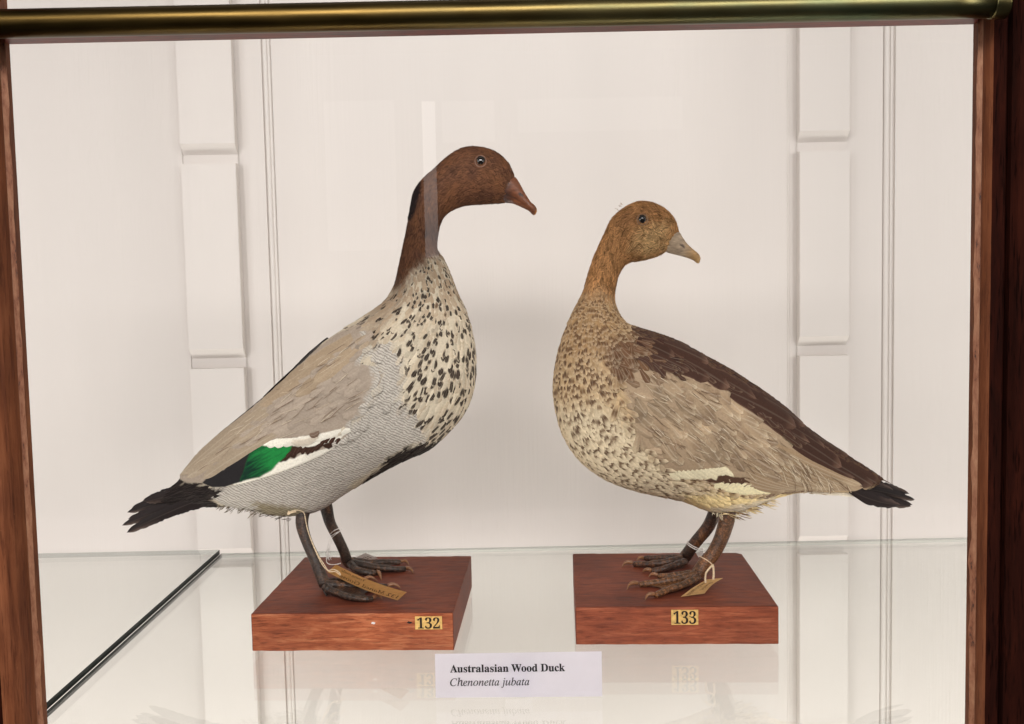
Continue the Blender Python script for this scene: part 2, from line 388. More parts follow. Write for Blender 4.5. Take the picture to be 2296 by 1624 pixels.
xl_board = (wx(417, YB), wx(540, YB)); xr_board = (wx(1793, YB), wx(1905, YB))
wallpiece('panel', -1.3, xl_board[0] - 0.0015, YW - 0.0005, bev=0.001)
wallpiece('stile', xl_board[0] - 0.0018, xb[2] + 0.001, YW + 0.0006, bev=0.0012)
wallpiece('stile', xb[2] + 0.0008, xb[3] + 0.001, YW + 0.0035, M_WALL2)
bead(xb[2] + 0.0058, 0.0036); bead(xb[2] + 0.0108, 0.0022)
wallpiece('panel', xb[3] + 0.0005, wx(1770), YW + 0.0015, bev=0.001)
bead(wx(1768), 0.0022)
wallpiece('stile', wx(1770) - 0.0004, xb[6] + 0.0005, YW, bev=0.001)
wallpiece('stile', xb[6] + 0.0002, xb[7] + 0.0045, YW + 0.0035, M_WALL2)
bead(xb[6] + 0.0058, 0.0044); bead(xb[6] + 0.0125, 0.0022)
wallpiece('panel', xb[7] + 0.004, 1.3, YW - 0.0005, bev=0.001)

def rack(x0, x1, pz):
    """vertical rack board with a notch cut for each shelf support; pz: tracing height of one notch"""
    xm = 460 if x0 < 0 else 1850
    z_a = trace(xm, pz, YB)[2]; z_b = trace(xm, pz + 26, YB + 0.013)[2]; z_c = trace(xm, pz + 45, YB)[2]
    step = 0.2772; prof = [(YW - 0.0005, Z1), (YB, Z1)]
    ks = [k for k in range(5, -6, -1) if Z0 + 0.05 < z_a + k * step < Z1 - 0.05]
    for k in ks:
        o_ = k * step; prof += [(YB, z_a + o_), (YB + 0.013, z_b + o_), (YB + 0.013, z_c + o_), (YB, z_c + o_)]
    prof += [(YB, Z0), (YW - 0.0005, Z0)]
    bm = bmesh.new(); extrude(bm, prof, x0, 'x', x1 - x0)
    bmesh.ops.bevel(bm, geom=[e for e in bm.edges if abs(e.verts[0].co.x - e.verts[1].co.x) < 1e-6], offset=0.0007, segments=2, affect='EDGES')
    o = link_mesh('shelf_rack', bm, M_WALL2); attach(o, wall_root)
rack(*xl_board, 322); rack(*xr_board, 293)

# side walls and floor of the case carry the bounce light
for nm, x0, x1 in (('side_wall', -1.32, -1.28), ('side_wall', 1.28, 1.32)):
    bm = bmesh.new(); add_box(bm, x0, x1, 0.745, 1.36, Z0, Z1); tag(link_mesh(nm, bm, M_WALL), kind='structure')
bm = bmesh.new(); add_box(bm, -1.28, 1.28, 0.745, 1.335, Z0 - 0.02, Z0); tag(link_mesh('floor', bm, M_WALL), kind='structure')

# ------------------------------------------------------------------ glass shelves
XS = -0.4015
def shelf(x0, x1, seam_side, label):
    z0, z1, y0, y1 = -0.006, 0.0, 0.7335, 1.3005
    if seam_side: z0, z1 = -0.0012, 0.0052
    bm = bmesh.new()
    V = {(i, j, k): bm.verts.new((x, y, z)) for i, x in enumerate((x0, x1)) for j, y in enumerate((y0, y1)) for k, z in enumerate((z0, z1))}
    bm.faces.new([V[0, 0, 1], V[1, 0, 1], V[1, 1, 1], V[0, 1, 1]])
    bm.faces.new([V[0, 0, 0], V[0, 1, 0], V[1, 1, 0], V[1, 0, 0]])
    root = link_mesh('glass_shelf', bm, M_SHELF)
    tag(root, label, 'glass shelf', 'glass shelves in the display case')
    def strip(pts, mat):
        b = bmesh.new(); b.faces.new([b.verts.new(p) for p in pts]); link_mesh('polished_edge', b, mat, root)
    xs = x1 if seam_side else x0
    strip([(xs, y0, z0), (xs, y1, z0), (xs, y1, z1), (xs, y0, z1)], M_EDGE)
    strip([(x0, y1, z0), (x1, y1, z0), (x1, y1, z1), (x0, y1, z1)], M_BEDGE)
    strip([(x0, y0, z0), (x0, y0, z1), (x1, y0, z1), (x1, y0, z0)], M_EDGE)
shelf(-1.27, XS - 0.0012, True, 'clear glass shelf left of the dark diagonal seam, with nothing on it')
shelf(XS + 0.0012, 1.27, False, 'long clear glass shelf carrying both ducks, their wooden blocks and the name card')

# ------------------------------------------------------------------ front frame of the case
YG = 0.72
fr_root = tag(empty('cabinet_front', (0, YG, 0.0)), 'brown wooden front of the display case with brass rail and glass pane', 'cabinet front')
xl = float(np.mean([trace(22, 90, YG)[0], trace(103, 1624, YG)[0]])); xr = float(np.mean([trace(2182, 62, YG)[0], trace(2166, 1624, YG)[0]]))
zt = float(np.mean([trace(30, 89, YG)[2], trace(2170, 63, YG)[2]]))
xl -= 0.0055; xr += 0.0053; zt += 0.0027
def jamb(s, xe):
    def X(d): return xe + s * d
    prof = [(X(0.0), YG + 0.012), (X(0.0), YG - 0.002)]
    if s < 0:
        prof += [(X(0.0005), YG - 0.008), (X(0.003), YG - 0.016), (X(0.0075), YG - 0.021)]
        prof += [(X(0.012), YG - 0.022), (X(0.0165), YG - 0.021), (X(0.0185), YG - 0.017), (X(0.0195), YG - 0.012), (X(0.050), YG - 0.012), (X(0.050), YG + 0.012)]
    else:
        prof += [(X(0.0005), YG - 0.006), (X(0.002), YG - 0.010), (X(0.0035), YG - 0.012)]
        prof += [(X(0.012), YG - 0.0135), (X(0.0125), YG - 0.010), (X(0.0145), YG - 0.010), (X(0.015), YG - 0.016), (X(0.019), YG - 0.019), (X(0.050), YG - 0.019), (X(0.050), YG + 0.012)]
    bm = bmesh.new(); extrude(bm, prof, -0.75, 'z', 2.1)
    for f in bm.faces:
        cx_ = abs(f.calc_center_median().x - xe)
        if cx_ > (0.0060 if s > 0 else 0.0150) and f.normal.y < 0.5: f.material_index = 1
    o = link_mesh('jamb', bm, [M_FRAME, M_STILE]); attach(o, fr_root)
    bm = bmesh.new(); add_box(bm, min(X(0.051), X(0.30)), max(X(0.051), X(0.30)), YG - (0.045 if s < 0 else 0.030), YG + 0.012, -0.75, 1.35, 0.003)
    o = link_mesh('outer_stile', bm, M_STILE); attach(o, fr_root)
    # cracked putty line along the pane
    n = 260; z = np.linspace(-0.75, zt, n)
    w = 0.0026 + 0.0016 * fbm(z * 60, z * 0 + s, 3) + 0.0022 * np.clip(fbm(z * 24, z * 0 + 5 + s, 9) - 0.62, 0, 1) * 5
    V = np.stack([np.stack([np.full(n, X(-0.0001)), np.full(n, YG - 0.0035), z], -1), np.stack([X(0) - s * w, np.full(n, YG - 0.0015), z], -1)], 1)
    g = Geo(); g.add(V, gridq(n, 2), S(186, 150, 120)); o = g.build('putty_line', M_PUTTY); attach(o, fr_root)
t_ = NT('old_putty'); nn = t_.noise(t_.mapv(t_.pos(), scale=(1, 1, 0.25)), 260.0, 4, 0.7)
M_PUTTY = t_.fin(Base_Color=t_.ramp(nn, [(0.32, tuple(S(30, 12, 7))), (0.40, tuple(S(120, 70, 44))), (0.7, tuple(S(158, 112, 82)))]), Roughness=0.7)
jamb(-1, xl); jamb(1, xr)
bm = bmesh.new()
prof = [(YG + 0.012, zt), (YG - 0.010, zt), (YG - 0.014, zt + 0.002), (YG - 0.016, zt + 0.006), (YG - 0.016, zt + 0.017), (YG + 0.012, zt + 0.017)]
extrude(bm, prof, xl + 0.0003, 'x', xr - xl - 0.0006); o = link_mesh('top_rail', bm, M_RAIL); attach(o, fr_root)
zt0 = zt
# brass rail
YR = 0.688
pL = trace(0, 44.5, YR); pR = trace(2180, 18.5, YR); rz = (pL[2] + pR[2]) / 2
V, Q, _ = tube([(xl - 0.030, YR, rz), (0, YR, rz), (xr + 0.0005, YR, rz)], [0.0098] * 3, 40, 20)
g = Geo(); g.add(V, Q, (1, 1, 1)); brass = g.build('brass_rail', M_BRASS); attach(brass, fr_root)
for xx in (xr - 0.008,):
    V, Q, _ = tube([(xx - 0.001, YR, rz), (xx + 0.004, YR, rz), (xx + 0.009, YR, rz)], [0.0104, 0.0108, 0.0108], 40, 10)
    g = Geo(); g.add(V, Q, (1, 1, 1)); o = g.build('ferrule', M_BRASS); o.parent = brass
    o.matrix_parent_inverse = Matrix.Identity(4)
for za, zb in ((-0.75, zt - 0.0005), (zt + 0.0175, 1.3)):
    bm = bmesh.new(); bm.faces.new([bm.verts.new(p) for p in ((xl + 0.0003, YG, za), (xr - 0.0003, YG, za), (xr - 0.0003, YG, zb), (xl + 0.0003, YG, zb))])
    o = link_mesh('glass_pane', bm, M_PANE); attach(o, fr_root)

# ------------------------------------------------------------------ writing
def bold(s): return ''.join(chr(0x1D400 + ord(c) - 65) if 'A' <= c <= 'Z' else chr(0x1D41A + ord(c) - 97) if 'a' <= c <= 'z' else chr(0x1D7CE + ord(c) - 48) if c.isdigit() else c for c in s)
def ital(s): return ''.join('\u210e' if c == 'h' else chr(0x1D434 + ord(c) - 65) if 'A' <= c <= 'Z' else chr(0x1D44E + ord(c) - 97) if 'a' <= c <= 'z' else c for c in s)
def text_mesh(name, body, mat, corner, xdir, ydir, width, height=None, embolden=0.0):
    """flat lettering: lower-left of its box at corner, running along xdir"""
    cu = bpy.data.curves.new('lettering', 'FONT'); cu.body = body; cu.offset = embolden
    to = bpy.data.objects.new('lettering_source', cu); COL.objects.link(to)
    bpy.context.view_layer.update()
    me = bpy.data.meshes.new_from_object(to.evaluated_get(bpy.context.evaluated_depsgraph_get()))
    bpy.data.objects.remove(to)
    me.name = name
    V = np.empty(len(me.vertices) * 3); me.vertices.foreach_get('co', V); V = V.reshape(-1, 3)
    lo = V.min(0); hi = V.max(0); k = width / (hi[0] - lo[0])
    ky = k if height is None else height / (hi[1] - lo[1])
    xd = np.array(xdir) / np.linalg.norm(xdir); yd = np.array(ydir) / np.linalg.norm(ydir)
    W_ = np.array(corner) + (V[:, :1] - lo[0]) * k * xd + (V[:, 1:2] - (0 if height is None else lo[1])) * ky * yd
    me.vertices.foreach_set('co', W_.ravel()); me.update(); me.materials.clear(); me.materials.append(mat)
    o = bpy.data.objects.new(name, me); COL.objects.link(o); return o

# ------------------------------------------------------------------ wooden blocks
HB = 0.038
def block(x, y, rot, w, d, mat, label, seed, cut=0.0):
    bm = bmesh.new(); add_box(bm, 0, w, 0, d, 0, HB, 0.0, 2)
    if cut:
        e = [e for e in bm.edges if abs(e.verts[0].co.x - w) < 1e-6 and abs(e.verts[1].co.x - w) < 1e-6 and abs(e.verts[0].co.y - d) < 1e-6 and abs(e.verts[1].co.y - d) < 1e-6]
        bmesh.ops.bevel(bm, geom=e, offset=cut, segments=1, affect='EDGES')
    bmesh.ops.bevel(bm, geom=bm.edges[:], offset=0.0016, segments=3, affect='EDGES', profile=0.6)
    bmesh.ops.subdivide_edges(bm, edges=[e for e in bm.edges if e.calc_length() > 0.03], cuts=24, use_grid_fill=True)
    r = random.Random(seed)
    for v in bm.verts:
        n = float(fbm(v.co.x * 120 + seed, v.co.z * 160 + v.co.y * 90, seed)) - 0.5
        v.co += Vector((0, n * 0.0007, n * 0.0007))
        if seed == 1 and v.co.z < 0.002 and v.co.x < 0.045 and v.co.y < 0.01: v.co.z -= 0.0
    for v in bm.verts: v.co.z = max(v.co.z, 0.0006)
    bm.normal_update()
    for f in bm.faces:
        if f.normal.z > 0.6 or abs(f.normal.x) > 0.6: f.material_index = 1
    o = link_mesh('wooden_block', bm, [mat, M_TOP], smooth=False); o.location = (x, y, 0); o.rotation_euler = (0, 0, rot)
    tag(o, label, 'wooden block', 'mahogany blocks the ducks stand on'); return o
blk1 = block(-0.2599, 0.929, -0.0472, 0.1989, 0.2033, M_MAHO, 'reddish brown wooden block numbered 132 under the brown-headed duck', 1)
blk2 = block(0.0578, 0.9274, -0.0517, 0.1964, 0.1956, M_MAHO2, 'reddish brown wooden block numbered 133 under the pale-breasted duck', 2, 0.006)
def number_label(blk, x0, x1, z0, z1, txt, tilt=0.0):
    bm = bmesh.new(); add_box(bm, x0, x1, -0.0012, -0.0004, z0, z1)
    o = link_mesh('number_label', bm, M_NUMP, blk)
    w = x1 - x0; h = z1 - z0
    t = text_mesh('digits', bold(txt), M_NUM, (x0 + w * 0.08, -0.0014, z0 + h * 0.07), (1, 0, -0.01), (0, 0, 1), w * 0.84, h * 0.88, embolden=0.003)
    t.parent = o
    return o
number_label(blk1, 0.1617, 0.1880, 0.0218, 0.0345, '132')
number_label(blk2, 0.0930, 0.1190, 0.0205, 0.0352, '133')
# chip and nail hole on the face of block 132
def blob(name, parent, x, z, rx, rz_, mat, y=-0.0006):
    bm = bmesh.new(); vs = [bm.verts.new((x + rx * math.cos(a) * (0.7 + 0.6 * random.random()), y, z + rz_ * math.sin(a) * (0.7 + 0.6 * random.random()))) for a in np.linspace(0, 2 * math.pi, 11)[:-1]]
    bm.faces.new(vs); link_mesh(name, bm, mat, parent)
blob('paint_chip', blk1, 0.1205, 0.0282, 0.0024, 0.0011, M_CHIP)
blob('nail_hole', blk1, 0.1560, 0.0285, 0.0022, 0.0012, M_INK)
blob('nail_hole', blk2, 0.1110, 0.0290, 0.0005, 0.0006, M_INK, -0.0016)

# ------------------------------------------------------------------ name card
def quad_card(name, c4, th, mat, nx=1, ny=1, bendf=None):
    """sheet through four corners (tl, tr, br, bl), given a small thickness"""
    tl, tr, br, bl = [np.array(c, float) for c in c4]
    u = np.linspace(0, 1, nx + 1); v = np.linspace(0, 1, ny + 1); U, Vv = np.meshgrid(u, v)
    P = (tl * (1 - U)[..., None] + tr * U[..., None]) * (1 - Vv)[..., None] + (bl * (1 - U)[..., None] + br * U[..., None]) * Vv[..., None]
    nrm = np.cross(tr - tl, bl - tl); nrm /= np.linalg.norm(nrm)
    if bendf: P = P + bendf(U, Vv)[..., None] * nrm
    bm = bmesh.new(); A = [[bm.verts.new(P[j, i]) for i in range(nx + 1)] for j in range(ny + 1)]
    for j in range(ny):
        for i in range(nx): bm.faces.new((A[j][i], A[j][i + 1], A[j + 1][i + 1], A[j + 1][i]))
    bmesh.ops.solidify(bm, geom=bm.faces[:], thickness=th)
    return link_mesh(name, bm, mat), P, nrm
YC = 0.809
ctl, ctr = trace(975, 1466.5, YC + 0.006), trace(1349, 1460.5, YC + 0.002); cbl, cbr = trace_z(977, 1565, 0.0005), trace_z(1350.5, 1562, 0.0005)
card, _, _ = quad_card('name_card', (ctl, ctr, cbr, cbl), -0.0006, M_CARD)
tag(card, 'white card printed Australasian Wood Duck standing at the front of the glass shelf', 'name card')
xd = ctr - ctl; yd = ctl - cbl
nrm = np.cross(xd, yd); nrm /= np.linalg.norm(nrm)
def on_card(px, py): 
    p = trace(px, py, YC); a = fw + (px - CX) / F * rt - (py - CY) / F * up
    return CAM + a * (np.dot(ctl - CAM, nrm) / np.dot(a, nrm)) + nrm * (0.0004 if nrm[1] < 0 else -0.0004) * 2
a0, a1 = on_card(1009.5, 1507.5), on_card(1267, 1504.5)
o = text_mesh('title_lettering', bold('Australasian Wood Duck'), M_INK, a0, a1 - a0, yd, np.linalg.norm(a1 - a0), embolden=0.012); o.parent = card
a0, a1 = on_card(1009.5, 1538), on_card(1187, 1536)
o = text_mesh('latin_lettering', ital('Chenonetta jubata'), M_INK, a0, a1 - a0, yd, np.linalg.norm(a1 - a0), embolden=0.006); o.parent = card
bm = bmesh.new(); mx = (cbl + cbr) / 2
extrude(bm, [(YC + 0.0045, 0.0006), (YC + 0.024, 0.0006), (YC + 0.0085, 0.028)], mx[0] - 0.012, 'x', 0.024)
o = link_mesh('card_stand', bm, M_CARD, card)

# ------------------------------------------------------------------ ducks
class Bird:
    """profile traced in the duck's own mid-plane; third axis is the half width"""
    def __init__(s, secs, Y0, NS=760, NT_=200, pw=2.0):
        s.Y0 = Y0; s.k = Y0 / F; A = np.array(secs, float)
        # even spacing along the spine
        mid = (A[:, :2] + A[:, 2:4]) / 2; d = np.concatenate([[0], np.cumsum(np.hypot(*np.diff(mid, axis=0).T))])
        fine = catmull(A, 3000); m2 = (fine[:, :2] + fine[:, 2:4]) / 2
        L = np.concatenate([[0], np.cumsum(np.hypot(*np.diff(m2, axis=0).T))])
        tt = np.interp(np.linspace(0, L[-1], NS), L, np.arange(3000))
        I = np.stack([np.interp(tt, np.arange(3000), fine[:, c]) for c in range(5)], 1)
        th = np.linspace(0, 2 * math.pi, NT_, endpoint=False)
        c = np.cos(th); n = np.sin(th)
        cc = np.sign(c) * np.abs(c) ** (2 / pw); nn = np.sign(n) * np.abs(n) ** (2 / pw)
        C = (I[:, :2] + I[:, 2:4]) / 2; H = (I[:, :2] - I[:, 2:4]) / 2     # theta = 0 on side A
        P = C[:, None] + H[:, None] * cc[None, :, None]
        lat = I[:, 4][:, None] * nn[None]
        lump = (fbm(P[..., 0] / 40 + 9, P[..., 1] / 40 + lat / 60, 5) - 0.5)
        lat = lat * (1 + 0.05 * lump)
        s.G = np.concatenate([P, lat[..., None]], -1); s.NS = NS; s.NT = NT_
        s.Wg = s.w(s.G[..., 0], s.G[..., 1], s.G[..., 2])
        du = np.gradient(s.Wg, axis=0); dv = np.roll(s.Wg, -1, 1) - np.roll(s.Wg, 1, 1)
        N = np.cross(dv, du); N /= np.linalg.norm(N, axis=-1)[..., None] + 1e-15
        Cw = s.w(C[:, 0], C[:, 1], np.zeros(NS))
        if (N * (s.Wg - Cw[:, None])).sum(-1).mean() < 0: N = -N
        s.N = N; s.speed = np.linalg.norm(du, axis=-1) + 1e-6
        s.areaw = s.speed * np.linalg.norm(dv, axis=-1) / 2
        s.depthmap()
    def w(s, px, py, lat):
        p = trace(px, py, s.Y0); p = p.copy(); p[..., 1] -= np.asarray(lat) * s.k; return p
    def depthmap(s):
        g = s.G; x0, y0 = g[..., 0].min() - 20, g[..., 1].min() - 20; x1, y1 = g[..., 0].max() + 20, g[..., 1].max() + 20
        s.o = (x0, y0); st = 2.0; nx, ny = int((x1 - x0) / st) + 2, int((y1 - y0) / st) + 2
        D = np.zeros((ny, nx))
        f = np.concatenate([g, (g + np.roll(g, -1, 1)) / 2], 1); f = np.concatenate([f, (f[:-1] + f[1:]) / 2], 0).reshape(-1, 3)
        f = f[f[:, 2] >= 0]
        np.maximum.at(D, (((f[:, 1] - y0) / st).astype(int), ((f[:, 0] - x0) / st).astype(int)), f[:, 2])
        for _ in range(3):
            nb = np.max([np.roll(D, 1, 0), np.roll(D, -1, 0), np.roll(D, 1, 1), np.roll(D, -1, 1)], 0)
            cnt = sum((np.roll(D, a, b) > 0).astype(int) for a, b in ((1, 0), (-1, 0), (1, 1), (-1, 1)))
            D = np.where((D == 0) & (cnt >= 3), nb, D)
        for _ in range(4): D = (D * 2 + np.roll(D, 1, 0) + np.roll(D, -1, 0) + np.roll(D, 1, 1) + np.roll(D, -1, 1)) / 6
        s.D = D
    def depth(s, px, py):
        u = (np.asarray(px) - s.o[0]) / 2.0 - 0.5; v = (np.asarray(py) - s.o[1]) / 2.0 - 0.5
        u = np.clip(u, 0, s.D.shape[1] - 1.001); v = np.clip(v, 0, s.D.shape[0] - 1.001)
        i = u.astype(int); j = v.astype(int); a = u - i; b = v - j; D = s.D
        return (D[j, i] * (1 - a) + D[j, i + 1] * a) * (1 - b) + (D[j + 1, i] * (1 - a) + D[j + 1, i + 1] * a) * b
    def skin(s, geo, colf):
        V = s.Wg.reshape(-1, 3); g = s.G.reshape(-1, 3)
        col, verm = colf(g[:, 0], g[:, 1])
        pr = np.stack([g[:, 0] / 100, g[:, 1] / 100, verm], -1)
        Q = gridq(s.NS, s.NT, True)
        c0 = s.Wg[0].mean(0); c1 = s.Wg[-1].mean(0); n = len(V); k = np.arange(s.NT); k2 = (k + 1) % s.NT
        Q = np.concatenate([Q, np.stack([k2, k, np.full_like(k, n), np.full_like(k, n)], -1),
                            np.stack([(s.NS - 1) * s.NT + k, (s.NS - 1) * s.NT + k2, np.full_like(k, n + 1), np.full_like(k, n + 1)], -1)])
        V = np.concatenate([V, [c0, c1]]); col = np.concatenate([col, col[:1], col[-1:]]); pr = np.concatenate([pr, pr[:1], pr[-1:]])
        geo.add(V, Q, col, None, pr, 0)
    def lookup(s, A, si, ti):
        si = np.clip(si, 0, s.NS - 1.001); i = si.astype(int); a = (si - i)[..., None]
        ti = np.mod(ti, s.NT); j = ti.astype(int) % s.NT; b = (ti - np.floor(ti))[..., None]; j2 = (j + 1) % s.NT
        return (A[i, j] * (1 - b) + A[i, j2] * b) * (1 - a) + (A[np.minimum(i + 1, s.NS - 1), j] * (1 - b) + A[np.minimum(i + 1, s.NS - 1), j2] * b) * a
    def coat(s, geo, n, sel, Lpx, Wpx, colf, M=4, K=3, lift=0.5, off=0.2, jit=0.2, tip=0.75, barb=0.5):
        """n small feathers that follow the skin from bill to tail; sel(px,py)->keep probability"""
        cum = np.cumsum(s.areaw.ravel()); r = rng.random(n * 3) * cum[-1]
        idx = np.searchsorted(cum, r); si = idx // s.NT + rng.random(n * 3); ti = idx % s.NT + rng.random(n * 3)
        g = s.lookup(s.G, si, ti); keep = rng.random(n * 3) < sel(g[:, 0], g[:, 1])
        si, ti, g = si[keep][:n], ti[keep][:n], g[keep][:n]; m = len(si)
        if m == 0: return
        px, py = g[:, 0], g[:, 1]
        L = (Lpx(px, py) if callable(Lpx) else np.full(m, Lpx)) * rng.uniform(0.75, 1.25, m) * s.k
        W = (Wpx(px, py) if callable(Wpx) else np.full(m, Wpx)) * rng.uniform(0.8, 1.2, m) * s.k
        sp = s.speed[np.minimum(si.astype(int), s.NS - 1), (ti.astype(int)) % s.NT]
        t = np.linspace(0, 1, M); cN = np.linspace(-1, 1, K)
        ds = (L / sp)[:, None] * t[None]; ds = np.minimum(ds, 40)
        ang = rng.normal(0, jit, m)
        step_t = s.NT / (2 * math.pi * np.maximum(s.lookup(np.abs(s.G[..., 2:3]).max(1, keepdims=True).repeat(s.NT, 1), si, ti)[:, 0], 12) * s.k)
        dt = (ang * L * step_t)[:, None] * t[None]
        P = s.lookup(s.Wg, si[:, None] + ds, ti[:, None] + dt); Nn = s.lookup(s.N, si[:, None] + ds, ti[:, None] + dt)
        Nn /= np.linalg.norm(Nn, axis=-1)[..., None] + 1e-12
        T = np.gradient(P, axis=1); T /= np.linalg.norm(T, axis=-1)[..., None] + 1e-12
        B = np.cross(Nn, T)
        shp = np.where(t < tip, 0.55 + 0.45 * np.sin(np.clip(t / tip, 0, 1) * math.pi / 2), np.sqrt(np.clip(1 - ((t - tip) / (1 - tip + 1e-6)) ** 2, 0.02, 1)))
        lf = rng.uniform(0.5, 1.3, m)[:, None] * lift * s.k
        h = off * s.k + lf * (0.15 + t[None] ** 1.3)
        V = P[:, :, None] + (W[:, None] * shp[None])[:, :, None, None] * 0.5 * cN[None, None, :, None] * B[:, :, None] \
            + (h[:, :, None] - 0.16 * W[:, None, None] * cN[None, None] ** 2)[..., None] * Nn[:, :, None]
        gg = s.lookup(s.G, si[:, None] + ds, ti[:, None] + dt)
        GX = np.repeat(gg[:, :, None, 0], K, 2); GY = np.repeat(gg[:, :, None, 1], K, 2)
        # lateral shift in the profile for the pattern coordinate
        TT = np.broadcast_to(t[None, :, None], (m, M, K)); CC = np.broadcast_to(cN[None, None], (m, M, K))
        RX = np.broadcast_to(px[:, None, None], (m, M, K)); RY = np.broadcast_to(py[:, None, None], (m, M, K))
        R1 = np.broadcast_to(rng.random(m)[:, None, None], (m, M, K)); R2 = np.broadcast_to(rng.random(m)[:, None, None], (m, M, K))
        dGx = s.k and (V[..., 0] - P[:, :, None, 0]) / s.k; dGy = -(V[..., 2] - P[:, :, None, 2]) / s.k
        col, verm = colf(GX + dGx, GY + dGy, RX, RY, TT, CC, R1, R2)
        fp = np.stack([CC, TT, np.full(CC.shape, barb)], -1); pr = np.stack([(GX + dGx) / 100, (GY + dGy) / 100, verm], -1)
        q = gridq(M, K); Q = (q[None] + (np.arange(m) * M * K)[:, None, None]).reshape(-1, 4)
        geo.add(V.reshape(-1, 3), Q, col.reshape(-1, 3), fp, pr, 0)
    def quills(s, geo, F_, colf, M=18, K=9, side=1, mat=0, barb=1.0, fray=0.0, point=0.0):
        """larger feathers given one by one: (x0,y0,x1,y1,width,bend,off0,off1[,lat0,lat1]) draped over the near flank"""
        for q_ in F_:
            x0, y0, x1, y1, wd_, bend, o0, o1 = q_[:8]
            t = np.linspace(0, 1, M); c = np.linspace(-1, 1, K); T, Cc = np.meshgrid(t, c, indexing='ij')
            dx, dy = x1 - x0, y1 - y0; L = math.hypot(dx, dy); nx, ny = -dy / L, dx / L
            sx = x0 + dx * T + nx * bend * 4 * T * (1 - T) ; sy = y0 + dy * T + ny * bend * 4 * T * (1 - T)
            wsh = np.where(T < 0.78, 0.5 + 0.5 * np.sin(np.clip(T / 0.5, 0, 1) * math.pi / 2), np.sqrt(np.clip(1 - ((T - 0.78) / 0.22) ** 2, 0.0015, 1)))
            if point: wsh = wsh * (1 - point * np.clip((T - 0.45) / 0.55, 0, 1) ** 1.3)
            r = rng.random(4)
            wob = 1 + 0.05 * np.sin(T * 17 + r[0] * 9) + fray * (rng.random((M, 1)) - 0.5) * (T > 0.5)
            wv = wd_ * 0.5 * wsh * wob
            X = sx + nx * wv * Cc; Yy = sy + ny * wv * Cc
            if len(q_) > 8: lat = q_[8] + (q_[9] - q_[8]) * T
            else:
                for _ in range(10):
                    out = s.depth(X, Yy) < 1.5
                    X = np.where(out, X + (sx - X) * 0.2, X); Yy = np.where(out, Yy + (sy - Yy) * 0.2, Yy)
                lat = s.depth(X, Yy)
            lat = lat + o0 + (o1 - o0) * T - 0.10 * wd_ * Cc ** 2 * (0.4 + T)
            V = s.w(X, Yy, side * lat)
            col, verm = colf(X, Yy, T, Cc, r)
            fp = np.stack([Cc, T * max(1, L / 60), np.full(T.shape, barb)], -1); pr = np.stack([X / 100, Yy / 100, verm], -1)
            geo.add(V.reshape(-1, 3), gridq(M, K), col.reshape(-1, 3), fp, pr, mat)
    def sheet(s, geo, poly, colf, off=2.0, step=1.5, side=1):
        P = np.array(poly); xs = np.arange(P[:, 0].min(), P[:, 0].max() + step, step); ys = np.arange(P[:, 1].min(), P[:, 1].max() + step, step)
        X, Yy = np.meshgrid(xs, ys, indexing='ij'); d = sdf(X, Yy, poly)
        ins = (d[:-1, :-1] > 0) & (d[1:, 1:] > 0) & (d[1:, :-1] > 0) & (d[:-1, 1:] > 0)
        lat = s.depth(X, Yy) + off * np.clip(d / 5 + 0.3, 0.2, 1)
        col, verm = colf(X, Yy)
        q = gridq(len(xs), len(ys)).reshape(len(xs) - 1, len(ys) - 1, 4)[ins]
        used = np.unique(q); remap = np.full(X.size, -1); remap[used] = np.arange(len(used))
        V = s.w(X, Yy, side * lat).reshape(-1, 3)[used]
        pr = np.stack([X / 100, Yy / 100, verm], -1).reshape(-1, 3)[used]
        geo.add(V, remap[q], col.reshape(-1, 3)[used], None, pr, 0)
    def hexspots(s, poly, sx, sy, ang, jit=0.35):
        """staggered rows of roots inside a polygon, along direction ang (degrees, sheet space)"""
        P = np.array(poly); c = P.mean(0); R = np.hypot(*(P - c).T).max(); a = math.radians(ang)
        i = np.arange(-int(R / sx) - 1, int(R / sx) + 2); j = np.arange(-int(R / sy) - 1, int(R / sy) + 2)
        I, J = np.meshgrid(i, j, indexing='ij'); U = I * sx + rng.normal(0, jit * sx * 0.4, I.shape); Vv = (J + 0.5 * (I % 2)) * sy + rng.normal(0, jit * sy * 0.4, I.shape)
        X = c[0] + U * math.cos(a) - Vv * math.sin(a); Yy = c[1] + U * math.sin(a) + Vv * math.cos(a)
        k = sdf(X, Yy, poly) > -2; o_ = np.argsort(U[k]); return X[k][o_], Yy[k][o_]

def paint(px, py, base, layers):
    """layers: (colour, polygon, softness, verm or None, edge noise)"""
    col = np.broadcast_to(np.asarray(base, float), np.shape(px) + (3,)).copy(); verm = np.zeros(np.shape(px))
    nz = fbm(px / 7, py / 7, 31) - 0.5
    for c, poly, w, vm, ed in layers:
        m = soft(sdf(px, py, poly) + nz * ed, w)
        col = mixc(col, np.asarray(c, float), m)
        verm = verm * (1 - m) + (vm or 0) * m
    return col, verm

